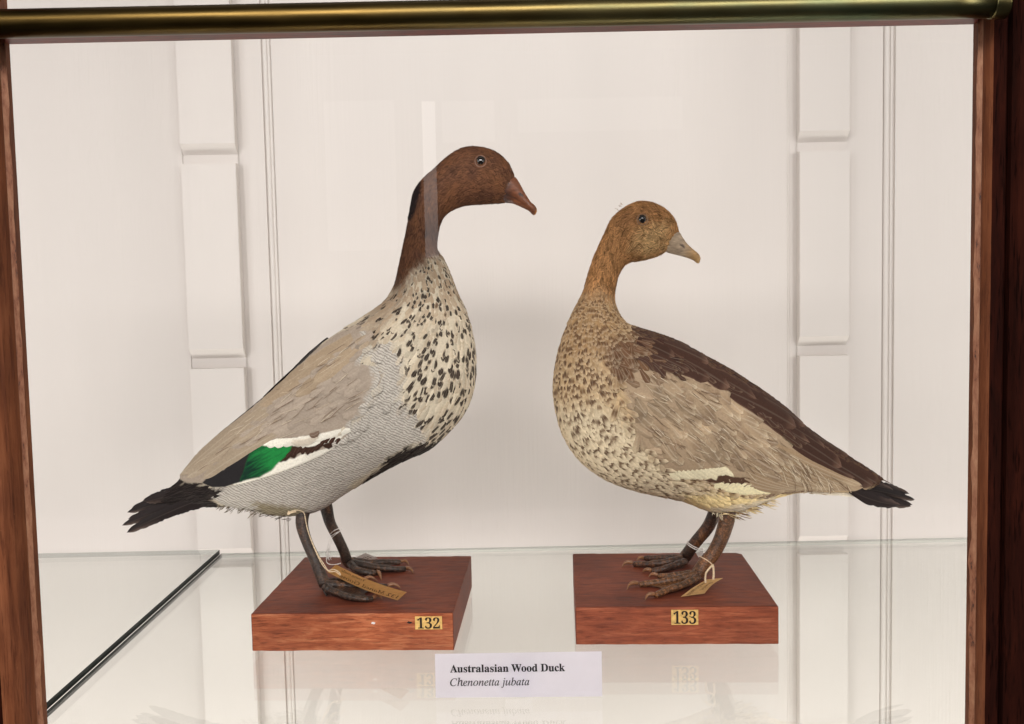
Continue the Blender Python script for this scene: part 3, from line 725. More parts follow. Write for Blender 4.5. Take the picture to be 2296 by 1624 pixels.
# ---- brown-headed duck with the green wing patch
MS = [(1156,402,1132,456,13),(1140,366,1108,457,24),(1112,341,1082,459,30),(1078,330,1058,460,32),(1040,331,1036,463,31),
      (1005,350,1013,473,27),(975,377,998,484,24),(947,402,988,501,23),(927,432,983,522,22),(917,484,980,545,23),
      (910,521,982,563,25),(902,560,994,580,31),(893,602,1008,610,40),(883,642,1025,655,53),(860,678,1047,703,68),
      (812,712,1061,757,84),(757,746,1067,815,97),(707,781,1063,870,106),(664,824,1045,920,111),(624,866,1012,963,111),
      (580,904,965,1006,106),(532,943,900,1036,98),(490,977,840,1068,88),(455,1008,780,1104,76),(430,1036,710,1147,62),
      (410,1063,630,1155,48),(396,1082,535,1137,36),(376,1098,470,1136,26),(350,1113,420,1140,16)]
male = Bird(MS, 1.03)
c_head = S(106,70,50); c_neck = S(98,66,50); c_breast = S(208,195,173); c_flank = S(200,193,183); c_wing = S(168,153,138)
c_black = S(26,17,16); c_dk = S(36,26,23); c_white = S(246,240,226); c_green = S(12,104,50); c_mane = S(34,22,21)
P_FL = [(832,776),(860,765),(895,756),(912,786),(914,818),(924,843),(910,882),(948,906),(966,942),(970,975),(935,985),(895,1008),(860,1045),(820,1090),(768,1120),
        (700,1170),(600,1170),(521,1135),(495,1106),(500,1080),(600,1050),(760,970),(800,940),(840,910),(853,882),(871,836),(867,815)]
P_WING = [(832,712),(790,733),(742,757),(700,790),(655,832),(612,872),(575,904),(534,935),(490,978),(440,1022),(400,1068),(408,1071.5),(428,1077),(467,1074),
          (490,1051),(521,1042),(544,1017),(562,999),(588,985),(624,978),(676,974),(700,960),(748,955),(789,942),(805,930),(835,917),(853,882),(871,836),(867,815),(825,808),(835,779),(818,748)]
P_WTOP = [(588,985),(624,978),(676,974),(692,965),(712,962),(740,957),(770,950),(794,944),(803,945),(793,957),(779,971),(753,979),(727,985),(701,989),(681,985),(660,989),(645,985),(616,988)]
P_GREEN = [(578,1012),(588,985),(616,987),(645,985),(676,985),(668,1002),(645,1022),(629,1040),(600,1056),(557,1066),(567,1043)]
P_SBLK = [(588,985),(579,1012),(568,1040),(553,1067),(541,1073),(521,1081),(493,1083),(467,1075),(490,1051),(521,1042),(544,1017),(562,999)]
P_DKB = [(676,984),(701,989),(727,984),(779,970),(783,972),(756,992),(744,985),(728,997),(722,993),(710,1006),(703,997),(690,1000),(681,1013),(672,1010),(662,1019),(648,1021),(660,1004)]
P_WLOW = [(547,1073),(598,1059),(632,1040),(650,1021),(678,1014),(701,1001),(708,1004),(727,997),(753,989),(781,971),(796,966),(769,989),(740,1007),(689,1030),(624,1054),(573,1069),(521,1081),(490,1084),(490,1083)]
P_TAILB = [(300,1090),(408,1070),(428,1077),(467,1075),(493,1083),(521,1081),(512,1098),(496,1110),(506,1124),(521,1140),(470,1200),(280,1200)]
P_BELLY = [(895,1009),(924,988),(959,980),(993,982),(985,1010),(931,1045),(860,1090),(818,1120),(768,1150),(745,1150),(782,1110),(818,1082),(839,1058),(878,1030)]
P_NECKH = [(880,300),(1300,300),(1300,470),(1040,560),(985,569),(962,574),(945,592),(928,606),(914,625),(895,640),(870,640)]
P_MANE = [(944,400),(936,412),(926,430),(916,455),(912,490),(922,492),(930,482),(938,460),(948,430),(950,408)]
P_BACKB = [(590,890),(640,838),(690,793),(722,764),(737,757),(716,780),(672,822),(628,872),(601,900),(552,935),(495,976),(482,982),(534,932)]
P_MIX = [(832,700),(905,615),(925,640),(905,690),(880,720),(860,765),(832,776),(815,745)]
P_UND = [(500,1106),(560,1100),(575,1103),(600,1108),(582,1118),(560,1128),(600,1142),(655,1152),(650,1180),(520,1160)]
def male_col(px, py):
    col, verm = paint(px, py, c_breast, [
        (S(170,154,134), P_MIX, 9, 0, 14), (c_flank, P_FL, 6, 1.0, 12), (S(206,194,170), [(790,1080),(860,1035),(930,985),(965,975),(900,1008),(858,1050),(800,1105)], 6, 0.35, 8),
        (c_wing, P_WING, 3, 0, 6), (c_neck, P_NECKH, 15, 0, 36), (c_head, [(985,300),(1300,300),(1300,520),(985,500),(960,440),(950,400)], 12, 0, 10),
        (c_black, P_TAILB, 3, 0, 5), (c_black, P_BELLY, 3, 0, 10), (c_black, P_BACKB, 1.2, 0, 2),
        (S(150,138,112), [(585,1112),(640,1118),(700,1130),(690,1165),(610,1160)], 8, 0.8, 8),
        (c_mane, P_MANE, 2.0, 0, 4)])
    hn = fbm(px / 26, py / 26, 3); isb = soft(sdf(px, py, P_NECKH), 5)
    rb = mixc(np.broadcast_to(S(90,58,42), col.shape), np.broadcast_to(S(120,78,50), col.shape), np.clip((hn - 0.25) * 1.8, 0, 1))
    dk = soft(sdf(px, py, P_MANE), 4)
    col = mixc(col, rb, isb * (1 - dk) * 0.8)
    return col, verm
def male_coat(GX, GY, RX, RY, T, Cc, R1, R2):
    col, verm = male_col(RX + (GX - RX) * 0.35, RY + (GY - RY) * 0.35)
    neck = soft(sdf(RX, RY, P_NECKH), 8)
    v = (R1 - 0.5) * (0.2 + 0.7 * neck) + neck * (fbm(RX / 3.2, RY / 3.2, 77, 2) - 0.5) * 0.7
    col = col * (1 + v)[..., None]
    br = np.clip((1 - neck) * (1 - soft(sdf(RX, RY, P_FL), 8)) * (1 - soft(sdf(RX, RY, P_WING), 4)) * (1 - soft(sdf(RX, RY, P_TAILB), 3)) * (1 - soft(sdf(RX, RY, P_BELLY), 3)), 0, 1)
    den = np.clip(0.36 + (RX - 930) / 480, 0.22, 0.52)
    tc = T - 0.64; rr = (Cc / 0.66) ** 2 + (tc / 0.30) ** 2 + (R1 - 0.5) * 0.9
    spot = np.clip((1.15 - rr) * 3, 0, 1) * (R2 < den) * br
    col = mixc(col, np.broadcast_to(S(40,25,19), col.shape), spot * 0.96)
    col = col * (1 + 0.10 * np.clip(T - 0.8, 0, 1) * br * 5)[..., None]
    fz = fbm(RX / 18, RY / 18, 55) - 0.5; fs = rng.random(col.shape[:1])[:, None, None] - 0.5
    col = col * (1 + br * (0.5 * fz + 0.22 * fs + 0.16 * (np.abs(Cc) - 0.5)))[..., None]
    col = mixc(col, np.broadcast_to(S(150,116,84), col.shape), br * np.clip((740 - RY) / 180, 0, 0.5) * (R2 > 0.45))
    col = mixc(col, np.broadcast_to(S(160,132,102), col.shape), 0.30 * br * (R1 > 0.7) * (1 - spot))
    return col, verm
g = Geo(); male.skin(g, male_col)
big = lambda y: np.clip((y - 560) / 260, 0, 1)
in_hn = lambda x, y: soft(sdf(x, y, P_NECKH) + 4, 10)
male.coat(g, 24000, lambda x, y: in_hn(x, y), 13, 2.2, male_coat, 3, 2, lift=1.7, off=0.1, jit=0.28, barb=0.0)
male.coat(g, 5200, lambda x, y: (1 - in_hn(x, y)) * (1 - soft(sdf(x, y, P_FL), 8)) * (1 - soft(sdf(x, y, P_WING) - 4, 4)) * (x > 790) * (1.6 - big(y)) / 1.6,
          lambda x, y: 13 + 21 * big(y), lambda x, y: 5.5 + 11.5 * big(y), male_coat, 8, 7, lift=1.3, off=0.5, jit=0.12, barb=0.35)
male.coat(g, 5200, lambda x, y: soft(sdf(x, y, P_FL) + 3, 5), 20, 9, male_coat, 5, 5, lift=0.6, off=0.2, jit=0.1, barb=0.12)
male.coat(g, 2600, lambda x, y: np.clip(soft(sdf(x, y, P_TAILB) + 2, 3) + soft(sdf(x, y, P_BELLY) + 2, 3), 0, 1), 26, 6, male_coat, 5, 3, lift=1.4, off=0.3, jit=0.14, barb=0.3)
# loose barbs below the vent and thigh
def wisps(b, g, n, x0, x1, yf, col, L=(14, 26), ang=(150, 175), lat=46, wd_=1.4):
    for _ in range(n):
        x = rng.uniform(x0, x1); y = yf(x) + rng.uniform(-9, 3); a = math.radians(rng.uniform(*ang)); l = rng.uniform(*L); la = rng.uniform(-lat, lat)
        b.quills(g, [(x, y, x + l * math.cos(a), y + l * math.sin(a), wd_ * rng.uniform(0.7, 1.6), rng.uniform(-2, 2), 0, 0, la, la * 1.05)],
                 lambda X, Y_, T, C_, r: (np.broadcast_to(col * (0.7 + 0.6 * r[0]), X.shape + (3,)), np.zeros(X.shape)), M=5, K=3, barb=0)
wisps(male, g, 200, 560, 668, lambda x: np.interp(x, [560, 600, 640, 668], [1132, 1144, 1153, 1156]), S(60,46,38), ang=(158, 176), L=(8, 18), wd_=1.1)
wisps(male, g, 120, 500, 600, lambda x: np.interp(x, [500, 560, 600], [1130, 1136, 1146]), S(120,108,92), ang=(120, 165), L=(8, 18))
wisps(male, g, 110, 921, 951, lambda x: np.interp(x, [921, 931, 951], [484, 434, 404]) + 2, S(24,16,15), ang=(98, 118), L=(10, 22), lat=9, wd_=1.8)
P_B1 = [(826,742),(850,756),(885,800),(905,850),(880,915),(830,960),(775,975),(765,960),(800,935),(838,908),(855,868),(866,838),(858,815),(822,800)]
male.coat(g, 420, lambda x, y: (sdf(x, y, P_B1) > 0) * 1.0, 26, 13, male_coat, 6, 5, lift=2.5, off=3.2, jit=0.15, barb=0.1)

LEGC = S(54,46,44); LEGB = S(82,64,54); CLAW = S(132,92,62)
def leg(geo, shank, radii, Ytop, hb, toes, webs, colA, colB, hind=None):
    """shank: tracing points from thigh to ankle; the last lies on the block. toes: (points, radii, claw points)"""
    foot = trace_z(shank[-1][0], shank[-1][1], hb + 0.006); Yf = foot[1]; n = len(shank)
    Y = Ytop + (Yf - Ytop) * np.linspace(0, 1, n) ** 1.4; P = [trace(p[0], p[1], y) for p, y in zip(shank, Y)]; P[-1] = foot
    k = Yf / F; V, Q, X = tube(P, np.array(radii) * k, 22, 60)
    h = np.linspace(0, 1, 60); nz = fbm(h * 9 + 3, h * 0 + Ytop * 50, 2)
    col = mixc(np.broadcast_to(colA, (60, 3)), np.broadcast_to(colB, (60, 3)), np.clip(nz * 1.6 - 0.3, 0, 1))
    col = np.concatenate([np.repeat(col, 22, 0), col[:1], col[-1:]]); ring = 1 + 0.05 * np.sin(np.arange(60) * 2.1)
    geo.add(V, Q, col, None, None, 1)
    tl = []
    for pts, rr, claw in toes:
        m = len(pts); rz_ = np.array(rr) * k
        zs = hb + rz_ * 0.85 + np.linspace(0.006, 0.0, m) * (np.arange(m) < m - 1)
        C_ = [trace_z(p[0], p[1], z) for p, z in zip(pts, zs)]
        nn = m * 12; V, Q, X = tube(C_, rz_, 14, nn, 0.9)
        tt = np.linspace(0, 1, nn); bump_ = 1 + 0.10 * np.maximum(0, np.sin(tt * m * 9)) + 0.16 * np.exp(-((tt % 0.34 - 0.17) / 0.05) ** 2)
        V[:nn * 14] = (X[:, None] + (V[:nn * 14].reshape(nn, 14, 3) - X[:, None]) * bump_[:, None, None]).reshape(-1, 3)
        sc_ = 0.75 + 0.5 * (np.sin(tt * m * 16) > 0.1)
        cc = mixc(np.broadcast_to(colA, (nn, 3)), np.broadcast_to(colB, (nn, 3)), 0.35 + 0.4 * tt) * sc_[:, None]
        geo.add(V, Q, np.concatenate([np.repeat(cc, 14, 0), cc[:1], cc[-1:]]), None, None, 1)
        tl.append(X)
        if claw:
            c = np.array(claw, float); zc = hb + np.array([rr[-1] * 1.0, rr[-1] * 1.35, rr[-1] * 0.9, 0.8]) * k
            Cc = [trace_z(p[0], p[1], z) for p, z in zip(c, zc)]
            V, Q, X2 = tube(Cc, np.array([4.4, 4.2, 2.8, 0.7]) * k * (rr[-1] / 6.5), 12, 24)
            geo.add(V, Q, CLAW, None, None, 2)
    for a, b in webs:
        A = tl[a]; B = tl[b]; n = 20; u = np.linspace(0.02, 0.97, n); w = np.linspace(0, 1, 9)
        ia = (u * (len(A) - 1)).astype(int); ib = (u * (len(B) - 1)).astype(int)
        G_ = A[ia][:, None] * (1 - w)[None, :, None] + B[ib][:, None] * w[None, :, None]
        back = (1 - 0.24 * np.sin(w * math.pi)); base = G_[0][None]
        G2 = base + (G_ - base) * back[None, :, None]
        G2[..., 2] = np.maximum(hb + 0.0008, G2[..., 2] - 0.0022 * np.sin(w * math.pi)[None])
        geo.add(G2.reshape(-1, 3), gridq(n, 9), np.asarray(colB) * 0.75, None, None, 1)
    if hind:
        V, Q, X = tube([trace_z(p[0], p[1], hb + z) for p, z in hind], np.array([5, 4, 2.5, 1]) * k, 10, 24); geo.add(V, Q, colA, None, None, 1)

M_CLAW = mat_horn(); M_CLAW.name = 'claw_horn'
HB1 = HB
leg(g, [(684,1132),(678,1157),(678,1182),(689,1217),(706,1255),(719,1288),(728,1312)], [17,15.5,14,12.5,13,13.5,13], 1.024, HB1,
    [([(728,1316),(743,1324),(778,1337),(812,1343),(834,1343)], [9,8,7,6.5,6.5], [(836,1341),(845,1335),(853,1338),(857,1344)]),
     ([(730,1310),(770,1312),(820,1314),(868,1315)], [9,8,7,6.5], [(870,1313),(880,1310),(891,1313),(898,1320)]),
     ([(730,1304),(760,1303),(790,1302),(816,1300)], [8,7,6.5,6], [(818,1298),(828,1294),(838,1297),(846,1303)])],
    [(0, 1), (1, 2)], LEGC, LEGB, [((726,1318),0.006),((729,1326),0.004),((731,1333),0.003),((733,1337),0.001)])
leg(g, [(726,1118),(732,1140),(740,1172),(757,1206),(771,1236),(777,1255),(783,1264)], [15,14,12,11.5,11.5,12,12], 1.052, HB1,
    [([(785,1264),(800,1277),(826,1284),(843,1285)], [8.5,7.5,6.8,6.5], [(845,1282),(850,1284),(853,1291),(855,1300)]),
     ([(788,1261),(837,1271),(882,1276),(908,1276)], [8.5,7.5,6.5,6.3], [(910,1274),(917,1274),(923,1278),(927,1285)]),
     ([(788,1257),(830,1261),(872,1260),(897,1261)], [8,7,6.2,6], [(899,1259),(907,1257),(913,1261),(917,1268)])],
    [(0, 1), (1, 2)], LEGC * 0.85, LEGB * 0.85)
duck1 = empty('duck', tuple(trace_z(745, 1300, HB)))
tag(duck1, 'taller stuffed duck with dark brown head and green wing patch on block 132', 'duck', 'stuffed ducks on wooden blocks')
o = g.build('body', [M_PL, M_SKIN, M_CLAW]); attach(o, duck1)

def streaks(b, g, poly, n, ang, spread, L, w_, cols, off, side, bend=0.9):
    P = np.array(poly); lo, hi = P.min(0), P.max(0); k = 0
    while k < n:
        x, y = rng.uniform(lo[0], hi[0]), rng.uniform(lo[1], hi[1])
        if sdf(np.array([x]), np.array([y]), poly)[0] < 4: continue
        a = math.radians(rng.normal(ang, spread)); l = rng.uniform(*L); c = cols[rng.integers(len(cols))]; k += 1
        b.quills(g, [(x, y, x + l * math.cos(a), y + l * math.sin(a), w_ * rng.uniform(0.6, 1.5), rng.normal(0, bend), off, off + 0.4)],
                 lambda X, Y_, T, C_, r: (np.broadcast_to(c, X.shape + (3,)), np.zeros(X.shape)), M=8, K=2, side=side, barb=0)
# wings
def male_wing_col(X, Y_):
    col, verm = paint(X, Y_, c_wing, [(c_white, P_WTOP, 1.0, 0, 2), (c_white, [(540,1076),(560,1050),(620,1035),(655,1012)] + P_WLOW[4:], 1.0, 0, 1.5), (S(58,38,28), P_DKB, 1.0, 0, 3),
        (S(36,33,35), P_SBLK[-1:] + [(590,983),(588,1012),(576,1045),(562,1067)] + P_SBLK[4:], 1.0, 0, 1.0), (c_green, P_GREEN, 1.8, 0, 3),
        (c_flank, [(818,740),(850,745),(885,820),(880,880),(850,925),(800,960),(790,945),(822,915),(842,872),(854,838),(846,816),(812,806),(822,780)], 5, 0.9, 16)])
    a = math.radians(152); u = X * math.cos(a) + Y_ * math.sin(a); v = -X * math.sin(a) + Y_ * math.cos(a)
    st = fbm(v / 1.6, u / 40, 12) - 0.5; bl = fbm(v / 14, u / 60, 19) - 0.5
    col = col * (1 + 0.18 * st + 0.22 * bl)[..., None]
    gm = soft(sdf(X, Y_, P_GREEN), 2)
    # structural green darkens toward the feather bases and edges
    ln = np.abs(((v / 9.0) % 1) - 0.5); col = mixc(col, col * 0.45, gm * np.clip((ln - 0.42) * 12, 0, 1) * 0.7)
    gs = fbm(v / 2.2, u / 26, 41); gl = np.clip((X - 575) / 60, 0, 1) * np.clip((1070 - Y_) / 50, 0, 1)
    gc = mixc(np.broadcast_to(S(6,48,34), col.shape), np.broadcast_to(S(28,132,62), col.shape), np.clip(gl * 1.1 + (gs - 0.5) * 1.5, 0, 1))
    col = mixc(col, gc, gm)
    return col, verm
P_WALL_M = [(834,735),(800,745),(752,770),(706,800),(664,840),(622,876),(580,905),(534,938),(490,979),(440,1024),(402,1066),(408,1072),(428,1077.5),(467,1075),(490,1084),(521,1081.5),(573,1069.5),
            (624,1054),(689,1030),(740,1007),(769,989),(797,965),(806,945),(806,931),(836,917),(853,882),(869,838),(862,815),(825,808),(833,779)]
def cov_col(base, edge, pale):
    def f(X, Y_, T, Cc, r):
        col = np.broadcast_to(base * (0.88 + 0.24 * r[0]), X.shape + (3,)).copy()
        e = np.clip((np.maximum(np.abs(Cc), T * 1.02) - 0.84) * 7, 0, 1)
        col = mixc(col, np.broadcast_to(edge, col.shape), e * pale * (0.5 + 0.8 * r[1]))
        col = mixc(col, np.broadcast_to(base * 1.15, col.shape), 0.4 * fbm(X / 9, Y_ / 9, 4))
        return col, np.zeros(X.shape)
    return f
def male_wing(side):
    g = Geo(); male.sheet(g, P_WALL_M, male_wing_col, 2.5, 1.4, side)
    X, Y_ = male.hexspots([(850,742),(790,752),(730,790),(650,862),(570,925),(500,990),(470,1030),(540,1000),(600,965),(690,945),(770,925),(822,905),(850,868),(858,825),(820,812)], 30, 19, 146)
    n = len(X); F_ = []
    for x, y in zip(X, Y_):
        ca = math.radians(146 + (y - 850) * 0.05 + rng.normal(0, 3)); k = np.clip((830 - x) / 260, 0, 1); l = 40 + 42 * k; w_ = 24 + 9 * k
        x1, y1 = x + l * math.cos(ca), y + l * math.sin(ca)
        if sdf(np.array([x1]), np.array([y1]), P_WING)[0] < 3: continue
        if sdf(np.array([x1, x1 - 6]), np.array([y1, y1 + 8]), P_WTOP).max() > -6: continue
        F_.append((x, y, x1, y1, w_, rng.uniform(-2, 2), 2.0, 4.6))
    male.quills(g, F_, cov_col(c_wing, S(186,170,150), 0.18), M=14, K=9, side=side, barb=0.45)
    # long grey tertials running to the wing tip
    T_ = [(640,930,428,1066,34,3,3.2,5),(630,905,415,1060,34,2,3.6,5.4),(612,892,405,1064,30,0,4.0,6),(650,955,470,1064,30,4,2.9,4.6),(600,950,446,1056,26,2,3.4,5.2)]
    male.quills(g, T_, cov_col(S(166,149,128), S(186,170,150), 0.6), M=26, K=11, side=side, barb=0.8)
    # scapulars over the shoulder
    T_ = [(800,752,690,822,34,-4,4,6),(770,770,640,862,34,-3,4,6.5),(730,800,590,905,34,-3,4,6.5),(820,770,720,850,32,-2,4,6),(790,795,680,880,32,-2,3.8,5.8)]
    male.quills(g, T_, cov_col(S(166,146,122), S(188,170,146), 0.5), M=24, K=11, side=side, barb=0.5)
    streaks(male, g, [(830,740),(760,765),(640,865),(520,975),(440,1045),(480,1050),(580,975),(690,960),(790,930),(850,880),(862,830),(818,800)], 80, 148, 8, (20, 52), 1.1,
            [S(206,190,168), S(196,178,156), S(140,120,102), S(130,108,90)], 5.2, side)
    # black outer webs showing along the back
    T_ = [(604,884,486,980,15,0,-3,1),(735,758,590,890,9,2,-4,-1)]
    male.quills(g, T_, lambda X, Y2, T, C_, r: (np.broadcast_to(c_black, X.shape + (3,)), np.zeros(X.shape)), M=24, K=7, side=side, barb=0.3)
    # one displaced pale feather curling over the white bar
    male.quills(g, [(735,962,676,976,15,-7,5,8)], cov_col(S(200,188,172), S(236,226,210), 0.9), M=14, K=7, side=side)
    male.quills(g, [(737,953,716,961,12,-3,6,8)], cov_col(S(120,98,84), S(170,150,132), 0.5), M=12, K=7, side=side)
    # little hooked dark tips between the two white bars
    for q in range(11):
        x = 668 + q * 10.5; y = 1010 - q * 3.4 - 6 * math.sin(q)
        male.quills(g, [(x + 8, y - 12, x - 3 + rng.uniform(-2, 2), y + 4 + rng.uniform(-3, 3), 8, 1, 3, 4)], lambda X, Y2, T, C_, r: (np.broadcast_to(S(64,40,30), X.shape + (3,)), np.zeros(X.shape)), M=6, K=5, side=side, barb=0.2)
    for q in range(9):
        x = 640 + q * 18.0; y = np.interp(x, [640, 690, 740, 800], [981, 977, 968, 953])
        male.quills(g, [(x + 20, y - 8, x - 20, y + 5 + rng.uniform(-1, 2), 15, 1, 3.6, 4.4)], lambda X, Y2, T, C_, r: (np.broadcast_to(c_white * (0.9 + 0.1 * r[0]), X.shape + (3,)), np.zeros(X.shape)), M=12, K=7, side=side, barb=0.15)
    o = g.build('wing', M_PL); attach(o, duck1)
male_wing(1); male_wing(-1)
# tail
g = Geo(); tf = [(440,1092,283,1147,24,-3,-22,-30),(446,1098,280,1152,22,-2,-8,-12),(450,1104,289,1163,24,-2,4,6),(455,1108,284,1171,20,0,-14,-20),(455,1112,281,1174,22,2,14,20),
      (460,1114,296,1187,26,3,24,32),(470,1118,300,1180,26,4,-24,-34),(470,1122,318,1168,24,4,10,14),(440,1088,330,1122,26,-3,12,16),(430,1086,312,1128,24,-3,-16,-22),
      (500,1108,380,1150,30,4,22,26),(520,1112,410,1146,28,4,-20,-20),(450,1090,350,1118,28,-2,2,2)]
def tailc(X, Y_, T, Cc, r):
    col = np.broadcast_to(S(33,23,22) * (0.7 + 0.6 * r[0]), X.shape + (3,)).copy()
    col = mixc(col, np.broadcast_to(S(120,98,88), col.shape), np.clip((T - 0.55) * 2, 0, 1) * np.clip(-Cc * (1 if r[1] > 0.4 else -1) * 1.5, 0, 1) * 0.6)
    return col, np.zeros(X.shape)
male.quills(g, [(a, b, c, d, w_, be, 0, 0, l0, l1) for a, b, c, d, w_, be, l0, l1 in tf], tailc, M=30, K=9, fray=0.3, barb=0.12, point=0.45)
o = g.build('tail', M_TAIL); attach(o, duck1)

def loft_bill(b, secs, colf, root, name='bill'):
    A = np.array(secs, float); n = 90; K = 40; I = catmull(A, n); th = np.linspace(0, 2 * math.pi, K, endpoint=False)
    C = (I[:, :2] + I[:, 2:4]) / 2; H = (I[:, :2] - I[:, 2:4]) / 2
    P = C[:, None] + H[:, None] * np.cos(th)[None, :, None]; lat = I[:, 4][:, None] * np.sign(np.sin(th)) * np.abs(np.sin(th))[None] ** 0.8
    # crease of the gape
    cr = np.exp(-((np.cos(th) + 0.42) / 0.09) ** 2)[None] * np.clip(1 - np.linspace(0, 1, n) * 1.05, 0, 1)[:, None]
    lat = lat * (1 - 0.16 * cr)
    V = b.w(P[..., 0], P[..., 1], lat); col = colf(P[..., 0], P[..., 1], np.linspace(0, 1, n)[:, None] + 0 * lat, np.cos(th)[None] + 0 * lat, cr)
    g = Geo(); Vf = V.reshape(-1, 3); Q = gridq(n, K, True); k = np.arange(K); m = len(Vf)
    Q = np.concatenate([Q, np.stack([(n - 1) * K + k, (n - 1) * K + (k + 1) % K, np.full(K, m), np.full(K, m)], -1)])
    g.add(np.concatenate([Vf, [V[-1].mean(0)]]), Q, np.concatenate([col.reshape(-1, 3), col[-1, :1]]), None, None, 0)
    o = g.build(name, M_HORN); attach(o, root); return o
def bill1c(x, y, t, c, cr):
    col = np.broadcast_to(S(118,70,44), x.shape + (3,)).copy()
    col = mixc(col, np.broadcast_to(S(66,50,48), col.shape), np.clip(1.35 - (x - 1122 - (y - 400) * 0.1) / 20, 0, 1) * 0.9)
    col = mixc(col, np.broadcast_to(S(196,132,62), col.shape), np.clip((t - 0.86) * 12, 0, 1))
    col = mixc(col, np.broadcast_to(S(20,12,10), col.shape), np.clip(cr * 1.2, 0, 1) * 0.85)
    u = (x - 1168) * 0.80 + (y - 438) * 0.6; v = -(x - 1168) * 0.6 + (y - 438) * 0.80
    return mixc(col, np.broadcast_to(S(12,7,6), col.shape), np.clip(1.5 - ((u / 7) ** 2 + (v / 2.4) ** 2), 0, 1))
loft_bill(male, [(1136,396,1112,446,17),(1144,395,1122,450,19),(1157,399,1133,455,16.5),(1167,414,1149,457,13),(1175,429,1162,462,11.5),(1184,444,1175,468,10.5),(1191,454,1186,474,10),(1198,459.5,1192,480,9),(1203,467,1197,483,6),(1204,474,1201,481,2)], bill1c, duck1)
def eye(b, x, y, r, root, ringc):
    for side in (1, -1):
        d = b.depth(np.array([x]), np.array([y]))[0]; c = b.w(x, y, side * (d - r * 0.46))
        bm = bmesh.new(); bmesh.ops.create_uvsphere(bm, u_segments=40, v_segments=24, radius=r * b.k)
        for v in bm.verts: v.co = Vector((v.co.x * 0.92, v.co.y * 0.8, v.co.z))
        o = link_mesh('eye', bm, M_EYE, smooth=True); o.location = Vector(c)
        o.parent = root; o.matrix_parent_inverse = Matrix.Translation(-Vector(root.location))
        bpy.context.view_layer.update()
        # ring of bare lid following the cheek
        a = np.linspace(0, 2 * math.pi, 49); pts = []
        X = x + 0.98 * r * np.cos(a); Yy = y + 1.04 * r * np.sin(a); D = b.depth(X, Yy) + 0.6
        P = b.w(X, Yy, side * D); V, Q, _ = tube(P, np.full(49, 1.15 * b.k), 8, 96)
        g = Geo(); g.add(V, Q, ringc); lid = g.build('eyelid', M_HORN); lid.parent = o
        lid.matrix_parent_inverse = Matrix.Translation(-Vector(c))
eye(male, 1078.4, 365.6, 12.5, duck1, S(134,98,78))
# ---- buff-headed duck, head turned back toward its tail
FS = [(1523,520,1492,566,12),(1511,489,1475,575,21),(1488,466,1452,582,27),(1457,453,1432,586,29),(1425,453,1415,588,29),
      (1395,469,1402,595,26),(1371,491,1393,606,23.5),(1357,520,1386,621,22),(1343,550,1382,637,22),(1330,580,1379,653,23),
      (1317,620,1378,670,26),(1305,660,1381,688,32),(1284,702,1391,709,44),(1265,747,1407,726,58),(1249,802,1432,735,75),
      (1241,865,1470,747,91),(1246,920,1510,761,102),(1262,975,1550,781,109),(1294,1026,1590,803,112),(1345,1068,1635,827,112),
      (1400,1092,1680,856,108),(1460,1108,1720,883,102),(1530,1123,1760,915,94),(1592,1145,1800,951,84),(1650,1144,1840,983,70),
      (1718,1119,1880,1009,54),(1790,1103,1915,1031,40),(1860,1104,1945,1051,28),(1920,1104,1975,1071,17)]
fem = Bird(FS, 1.018)
f_head = S(184,140,96); f_neck = S(182,132,84); f_br = S(192,164,126); f_wing = S(170,147,121); f_dark = S(62,38,31); f_cream = S(252,226,166)
Q_WING = [(1378,853),(1400,822),(1440,812),(1490,821),(1558,824),(1612,859),(1662,912),(1721,948),(1766,993),(1816,1018),(1872,1057),(1911,1079),(1930,1088),
          (1913,1098),(1872,1099),(1794,1097),(1750,1085),(1706,1057),(1664,1057),(1606,1030),(1581,1033),(1512,1046),(1476,1040),(1455,1016),(1417,972),(1402,933),(1390,889)]
Q_DARK = [(1400,728),(1425,725),(1470,735),(1560,770),(1650,820),(1760,895),(1860,980),(1990,1060),(2000,1085),(1930,1088),(1911,1079),(1872,1057),(1816,1018),(1766,993),
          (1721,948),(1662,912),(1640,880),(1612,862),(1558,832),(1500,828),(1440,820),(1405,800),(1420,770)]
Q_WTOP = [(1484,1043),(1512,1044),(1540,1038),(1606,1029),(1618,1040),(1625,1053),(1606,1047),(1590,1050),(1587,1060),(1575,1056),(1562,1059),(1550,1053),(1540,1060),(1522,1056),(1498,1052)]
Q_DKB = [(1587,1050),(1606,1047),(1625,1053),(1664,1055),(1706,1057),(1722,1074),(1735,1082),(1686,1080),(1650,1078),(1610,1072),(1560,1062)]
Q_WLOW = [(1578,1070),(1600,1066),(1618,1074),(1634,1066),(1650,1076),(1662,1066),(1680,1077),(1692,1066),(1710,1080),(1733,1078),(1752,1086),(1706,1096),(1650,1096),(1612,1088)]
Q_BEL = [(1507,1097),(1567,1087),(1612,1089),(1650,1098),(1706,1099),(1760,1100),(1700,1150),(1560,1165),(1510,1120)]
Q_HN = [(1300,400),(1620,400),(1620,620),(1420,620),(1400,640),(1384,672),(1350,655),(1300,655)]
Q_TAIL = [(1905,1098),(1930,1088),(2000,1078),(2100,1100),(2060,1160),(1960,1140)]
